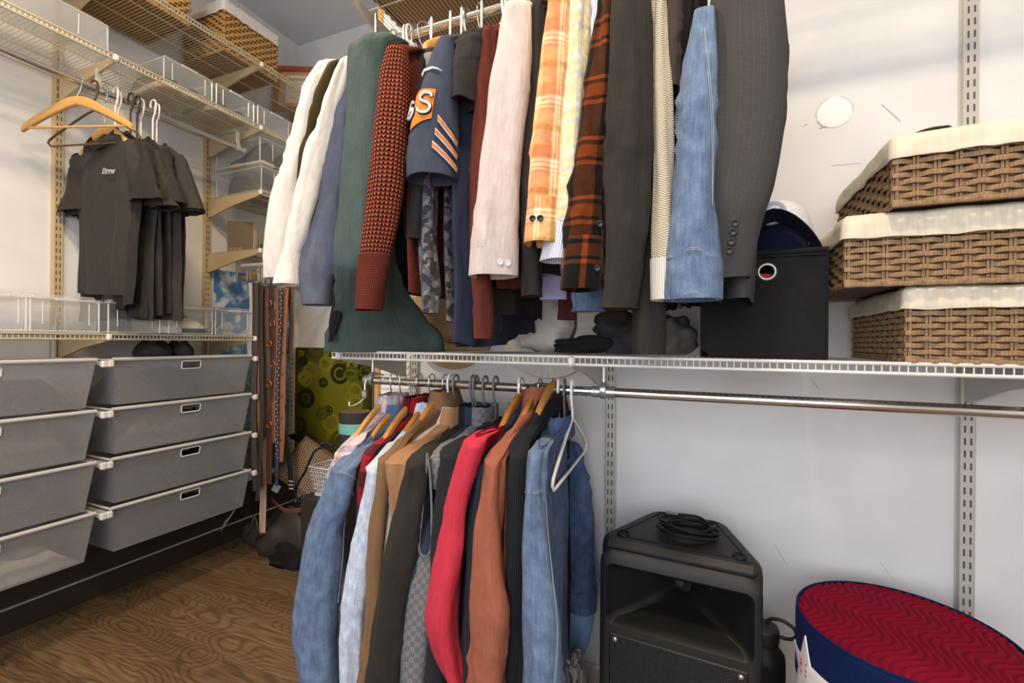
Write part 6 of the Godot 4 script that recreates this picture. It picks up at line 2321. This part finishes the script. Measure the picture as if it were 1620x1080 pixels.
func jersey():
	# navy football jersey: wide short sleeve with number patch and stripes
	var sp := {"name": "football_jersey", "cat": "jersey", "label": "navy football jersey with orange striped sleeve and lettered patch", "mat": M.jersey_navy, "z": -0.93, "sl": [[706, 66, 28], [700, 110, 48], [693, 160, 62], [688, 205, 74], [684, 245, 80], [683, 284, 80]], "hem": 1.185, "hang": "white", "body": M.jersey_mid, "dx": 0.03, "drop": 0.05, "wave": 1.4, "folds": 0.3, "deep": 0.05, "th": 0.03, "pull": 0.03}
	var o := garment(sp, 2.11, -1.2, "clothes on the upper rod", 40)
	var path := path_px(sp.sl, sp.z, 0.05)
	var tilt := func(px: float, py: float, off: float) -> Vector3:
		return on_sleeve(path, sp.z, px, py, 40 * 1.37 + 2.11, 0.3, off)
	var patchwork := func(called: String, quad: Array, nx: int, ny: int, off: float, m: Material, parent: Node) -> MeshInstance3D:
		# a cloth patch laid over the sleeve between four corner pixels, thick as felt
		var rs := []
		for iy in ny + 1:
			var ring := PackedVector3Array()
			for ix in nx + 1:
				var u := ix / float(nx)
				var v := iy / float(ny)
				var a: Vector2 = (quad[0] as Vector2).lerp(quad[1], u)
				var c: Vector2 = (quad[3] as Vector2).lerp(quad[2], u)
				var p := a.lerp(c, v)
				var e: float = 0.0 if (ix in [0, nx] or iy in [0, ny]) else 0.0025
				ring.append(tilt.call(p.x, p.y, off + e))
			rs.append(ring)
		var b := MB.new()
		b.rings(rs, false)
		return put(b, called, m, parent)
	var p := patchwork.call("letter_patch", [Vector2(663, 163), Vector2(690, 162), Vector2(683, 206), Vector2(652, 222)], 12, 10, 0.004, M.stripe_orange, o)
	# letters G S as thick white strokes with a dark edge
	var strokes := [[[661, 178], [657, 177], [653.5, 188], [653, 201], [656, 205], [660, 199], [661, 192], [658, 193]], [[685, 176], [683, 171], [676, 171], [671, 177], [673, 183], [680, 186], [682, 192], [678, 199], [672, 201], [667, 197], [667, 194]]]
	for s in strokes:
		for w in [[0.0048, 0.008, M.jersey_mid, "letter_edge"], [0.0036, 0.0105, M.stripe_white, "letter"]]:
			var pts := []
			for q in s:
				pts.append(tilt.call(float(q[0]), float(q[1]), w[1]))
			var b := MB.new()
			b.tube(curve(pts, 30), w[0], 6)
			put(b, w[3], w[2], p)
	# swoosh
	var b := MB.new()
	for part in [[[[664.8, 131], [668, 131.5], [676, 129.5], [686, 128.2], [693, 129.2], [699, 131.5]], [0.003, 0.0042, 0.0036, 0.0026, 0.0016, 0.0004], Vector3.UP], [[[665.5, 132.5], [666, 128.5], [667.6, 125], [669, 122]], [0.0028, 0.0026, 0.0014, 0.0004], path[8][3]]]:
		var pts := []
		for q in part[0]:
			pts.append(tilt.call(float(q[0]), float(q[1]), 0.0045))
		b.strip(pts, part[1], 0.003, [part[2]])
	put(b, "swoosh", M.stripe_white, o)
	# stripes run round the right half of the sleeve
	for k in 3:
		var y := 212.0 + 20.0 * k
		for s in [[-5.0, 5.0, M.stripe_white], [-2.6, 2.6, M.stripe_orange]]:
			patchwork.call("stripe", [Vector2(692 - k * 4, y - 1 + s[0] - 8), Vector2(720, y + 14 + s[0]), Vector2(720, y + 14 + s[1]), Vector2(691 - k * 4, y - 1 + s[1] - 8)], 12, 2, 0.005 if s[0] < -4 else 0.007, s[2], o)

func garment_bag():
	# tall green nylon bag whose lower end spreads over the shelf edge
	var path := []
	var px := spline([[592, 78, 64], [586, 112, 70], [585, 180, 72], [580, 280, 78], [580, 380, 84], [586, 450, 104], [600, 500, 140], [610, 530, 170], [610, 556, 180]], 34)
	for k in 34:
		var q: Array = path_px([px[k], px[k]], lerpf(-0.935, -1.13, smoothstep(0.62, 1.0, k / 33.0)), 0.05, 2)[0]
		q[2] = lerpf(0.05, 0.035, k / 33.0)
		path.append(q)
	var o := thing("garment_bag", "tall green nylon garment bag spreading over the shelf edge", "garment bag", path[-1][0], "clothes on the upper rod")
	var b := MB.new()
	var rs := sleeve_rings(path, 3.3, 1.3, 0.0, 0.56, 0.0, true, 0.0, Vector3(0.02, 0.11, -0.2))
	b.rings(rs, true)
	put(b, "upper_cloth", M.green_nylon, o)
	b = MB.new()
	rs = sleeve_rings(path, 3.3, 1.3, 0.54, 1.0, 0.001, false, 1.0)
	b.rings(rs, true)
	put(b, "lower_cloth", M.green_nylon, o)
	var c: Vector3 = path[0][0]
	hanger("wood", Vector3(c.x, 0, -1.2), 2.1225, Vector3(0, 0, 1), "wooden hanger inside the green garment bag", "hangers on the upper rod", 0.16, 0.12)

# ---------------------------------------------------------------- lower rod
func build_lower_clothes():
	var L := [
		{"name": "flannel_shirt", "cat": "shirt", "label": "pastel plaid flannel shirt, leftmost on the lower rod", "mat": M.plaid_pastel, "z": -0.98, "sl": [[547, 714, 34], [537, 742, 36], [530, 800, 36], [522, 900, 40], [516, 1000, 40]], "hang": "wood", "collar": "shirt"},
		{"name": "denim_jacket", "cat": "jacket", "label": "blue denim jacket, leftmost denim on the lower rod", "mat": M.denim_mid, "z": -0.94, "sl": [[546, 738, 36], [531, 790, 48], [516, 840, 56], [508, 900, 64], [503, 1000, 68], [509, 1092, 62]], "hang": "wood_dark", "collar": "shirt", "folds": 1.0, "body": M.denim_dark, "seams": [[[527, 738], [540, 740], [552, 748], [558, 758]], [[549, 770], [546, 830], [540, 890], [534, 960]]]},
		{"name": "flannel_shirt", "cat": "shirt", "label": "red and black buffalo plaid shirt on the lower rod", "mat": M.plaid_red, "z": -0.97, "sl": [[588, 722, 28], [579, 770, 24], [575, 840, 22], [570, 920, 22]], "hang": "wood_dark", "collar": "shirt"},
		{"name": "denim_jacket", "cat": "jacket", "label": "pale washed denim jacket with a torn sleeve", "mat": M.denim_wash, "z": -0.93, "sl": [[594, 738, 24], [585, 800, 28], [572, 880, 32], [563, 960, 34], [559, 1092, 34]], "hang": "wood_dark", "collar": "shirt"},
		{"name": "corduroy_shirt", "cat": "shirt", "label": "tan corduroy shirt jacket between pale denim and suede vest", "mat": M.tan_cord, "z": -0.92, "sl": [[615, 722, 24], [607, 780, 26], [599, 860, 26], [592, 950, 24], [579, 1080, 24]], "hang": "wood_dark", "collar": "shirt"},
		{"name": "knit_shirt", "cat": "shirt", "label": "pale grey shirt peeping between two tan garments", "mat": M.pale_grey, "z": -0.94, "sl": [[632, 725, 20], [622, 790, 20], [612, 890, 20], [602, 980, 16]], "hang": "white", "collar": "shirt"},
		{"name": "suede_vest", "cat": "vest", "label": "tan suede vest with pale lined armhole", "mat": M.tan_suede, "z": -0.92, "sl": [[634, 728, 40], [634, 770, 32], [630, 815, 20]], "hang": "grey", "collar": "shirt", "th": 0.024},
		{"name": "jacket", "cat": "jacket", "label": "black jacket with plain sleeve right of the tan vest", "mat": M.black_cotton, "z": -0.91, "sl": [[662, 728, 34], [651, 790, 40], [634, 880, 50], [623, 960, 54], [606, 1092, 50]], "hang": "grey", "collar": "high", "body": M.black_deep},
		{"name": "jacket", "cat": "jacket", "label": "dark navy jacket with cap seam left of the checked vest", "mat": M.navy_plain, "z": -0.93, "sl": [[675, 730, 26], [662, 800, 30], [652, 900, 34], [644, 1000, 34], [636, 1092, 34]], "hang": "grey", "collar": "high"},
		{"name": "sweater", "cat": "sweater", "label": "fuzzy black wool sweater behind the checked vest", "mat": M.black_wool, "z": -0.93, "sl": [[712, 716, 34], [708, 790, 38], [702, 900, 42], [697, 1000, 40], [692, 1092, 40]], "hang": "grey", "collar": "crew"},
		{"name": "sweatshirt", "cat": "sweatshirt", "label": "bright red sweatshirt with sleeve bent at the wrist", "mat": M.red_fleece, "z": -0.91, "sl": [[753, 696, 34], [737, 745, 36], [722, 800, 34], [713, 870, 42], [704, 940, 48], [701, 990, 48], [711, 1040, 36], [727, 1090, 26]], "hang": "white", "collar": "shirt", "body": M.red_deep},
		{"name": "sweater", "cat": "sweater", "label": "dark ribbed navy sweater between the red and rust tops", "mat": M.navy_rib, "z": -0.94, "sl": [[764, 730, 34], [756, 800, 32], [750, 880, 30], [745, 960, 30], [741, 1092, 30]], "hang": "wood_dark", "collar": "crew", "body": M.navy_plain},
		{"name": "polo_shirt", "cat": "shirt", "label": "rust orange collared shirt with draped sleeve", "mat": M.rust_cotton, "z": -0.90, "sl": [[787, 728, 30], [782, 780, 36], [778, 850, 42], [778, 900, 48], [781, 950, 58], [779, 1000, 60], [772, 1092, 56]], "hang": "wood_dark", "collar": "shirt", "folds": 1.4},
		{"name": "cardigan", "cat": "cardigan", "label": "black ribbed cardigan left of the last denim jacket", "mat": M.black_rib, "z": -0.93, "sl": [[822, 714, 36], [820, 780, 36], [821, 860, 36], [818, 950, 36], [815, 1092, 36]], "hang": "wood_dark", "collar": "crew"},
		{"name": "denim_jacket", "cat": "jacket", "label": "blue denim jacket at the right end of lower rod", "mat": M.denim_mid, "z": -0.90, "sl": [[852, 716, 28], [847, 768, 32], [848, 830, 38], [851, 900, 46], [855, 970, 56], [858, 1092, 62]], "hang": "white", "collar": "shirt", "body": M.denim_dark, "folds": 1.0, "th": 0.022, "dx": -0.05, "sbb": 0.10, "collar_r": 0.08, "seams": [[[833, 771], [846, 772], [860, 773]], [[864, 790], [868, 850], [872, 920], [878, 990], [874, 1070]]], "rear": [[905, 716, 34], [912, 770, 46], [916, 850, 50], [917, 930, 50], [917, 962, 48]], "rz": -1.36, "hem": 0.16},
	]
	var n := 60
	for s in L:
		if not s.has("hem"): s.hem = 0.14
		if not s.has("dx"): s.dx = -0.01
		s.sink = 0.0
		if s.hang.begins_with("wood"):
			s.yn = on_z(s.sl[0][0], s.sl[0][1], s.z).y + 0.094
			s.sink = 0.012
		s.sb = s.get("sbb", 0.2)
		garment(s, 1.02, -1.2, "clothes on the lower rod", n)
		n += 1
	glen_vest()
	# pale blue shirt tail behind the last denim jacket
	var path := path_px([[925, 860, 30], [918, 920, 56], [912, 980, 56], [905, 1030, 40]], -1.44, 0.012)
	var b := MB.new()
	b.rings(sleeve_rings(path, 5.1, 1.0, 0.0, 1.0, 0.0, true, 1.0), true)
	solo(b, "shirt_tail", M.blue_pale, "pale blue shirt tail showing behind the last denim jacket", "shirt")
	# free hangers at the right
	hanger("grey", Vector3(on_z(893, 610, -1.2).x, 0, -1.2), 1.0325, Vector3(0.16, 0, 1).normalized(), "empty grey plastic hanger against the last denim jacket", "empty hangers on the lower rod", 0.19, 0.10)
	hanger("white", Vector3(on_z(899, 610, -1.2).x + 0.012, 0, -1.2), 1.0325, Vector3(0.07, 0, 1).normalized(), "empty white plastic hanger, rightmost on the lower rod", "empty hangers on the lower rod", 0.22, 0.09)

func glen_vest():
	var path := path_px([[676, 876, 26], [668, 930, 38], [662, 1000, 40], [656, 1092, 40]], -0.93, 0.03)
	var sh := path_px([[690, 718, 34], [690, 760, 30]], -0.93, 0.03)
	var sp := {"name": "checked_vest", "cat": "vest", "label": "grey glen check vest with dark lined armhole", "mat": M.glen, "z": -0.94, "sl": [[696, 722, 34], [694, 745, 30], [692, 770, 20]], "hang": "grey", "collar": "high", "hem": 0.14, "dx": -0.01, "sink": 0.0, "th": 0.028, "pull": 0.02, "body": M.glen}
	var o := garment(sp, 1.02, -1.2, "clothes on the lower rod", 80)
	var b := MB.new()
	b.rings(sleeve_rings(path, 8.1, 1.0, 0.0, 1.0, 0.0, true, 1.0), true)
	put(b, "front_panel", M.glen, o)
	# armhole: dark lining sheet framed by a woven edge
	var lp := []
	for q in [[676, 716], [681, 760], [683, 820], [682, 868], [672, 880], [663, 868], [667, 820], [673, 760]]:
		lp.append(on_z(q[0], q[1], -0.905))
	lp.append(lp[0])
	var loop := curve(lp, 48)
	b = MB.new()
	b.tube(loop, 0.0028, 6)
	put(b, "armhole_edge", M.glen, o)
	b = MB.new()
	var rs := []
	for w in [1.0, 0.9, 0.5, 0.05]:
		var ring := PackedVector3Array()
		var c := on_z(676, 800, -0.93)
		for p: Vector3 in loop.slice(0, 47):
			ring.append(c.lerp(p, w) - Vector3(0, 0, 0.03 * (1 - w)))
		rs.append(ring)
	b.rings(rs, true)
	put(b, "armhole_lining", M.navy_plain, o)
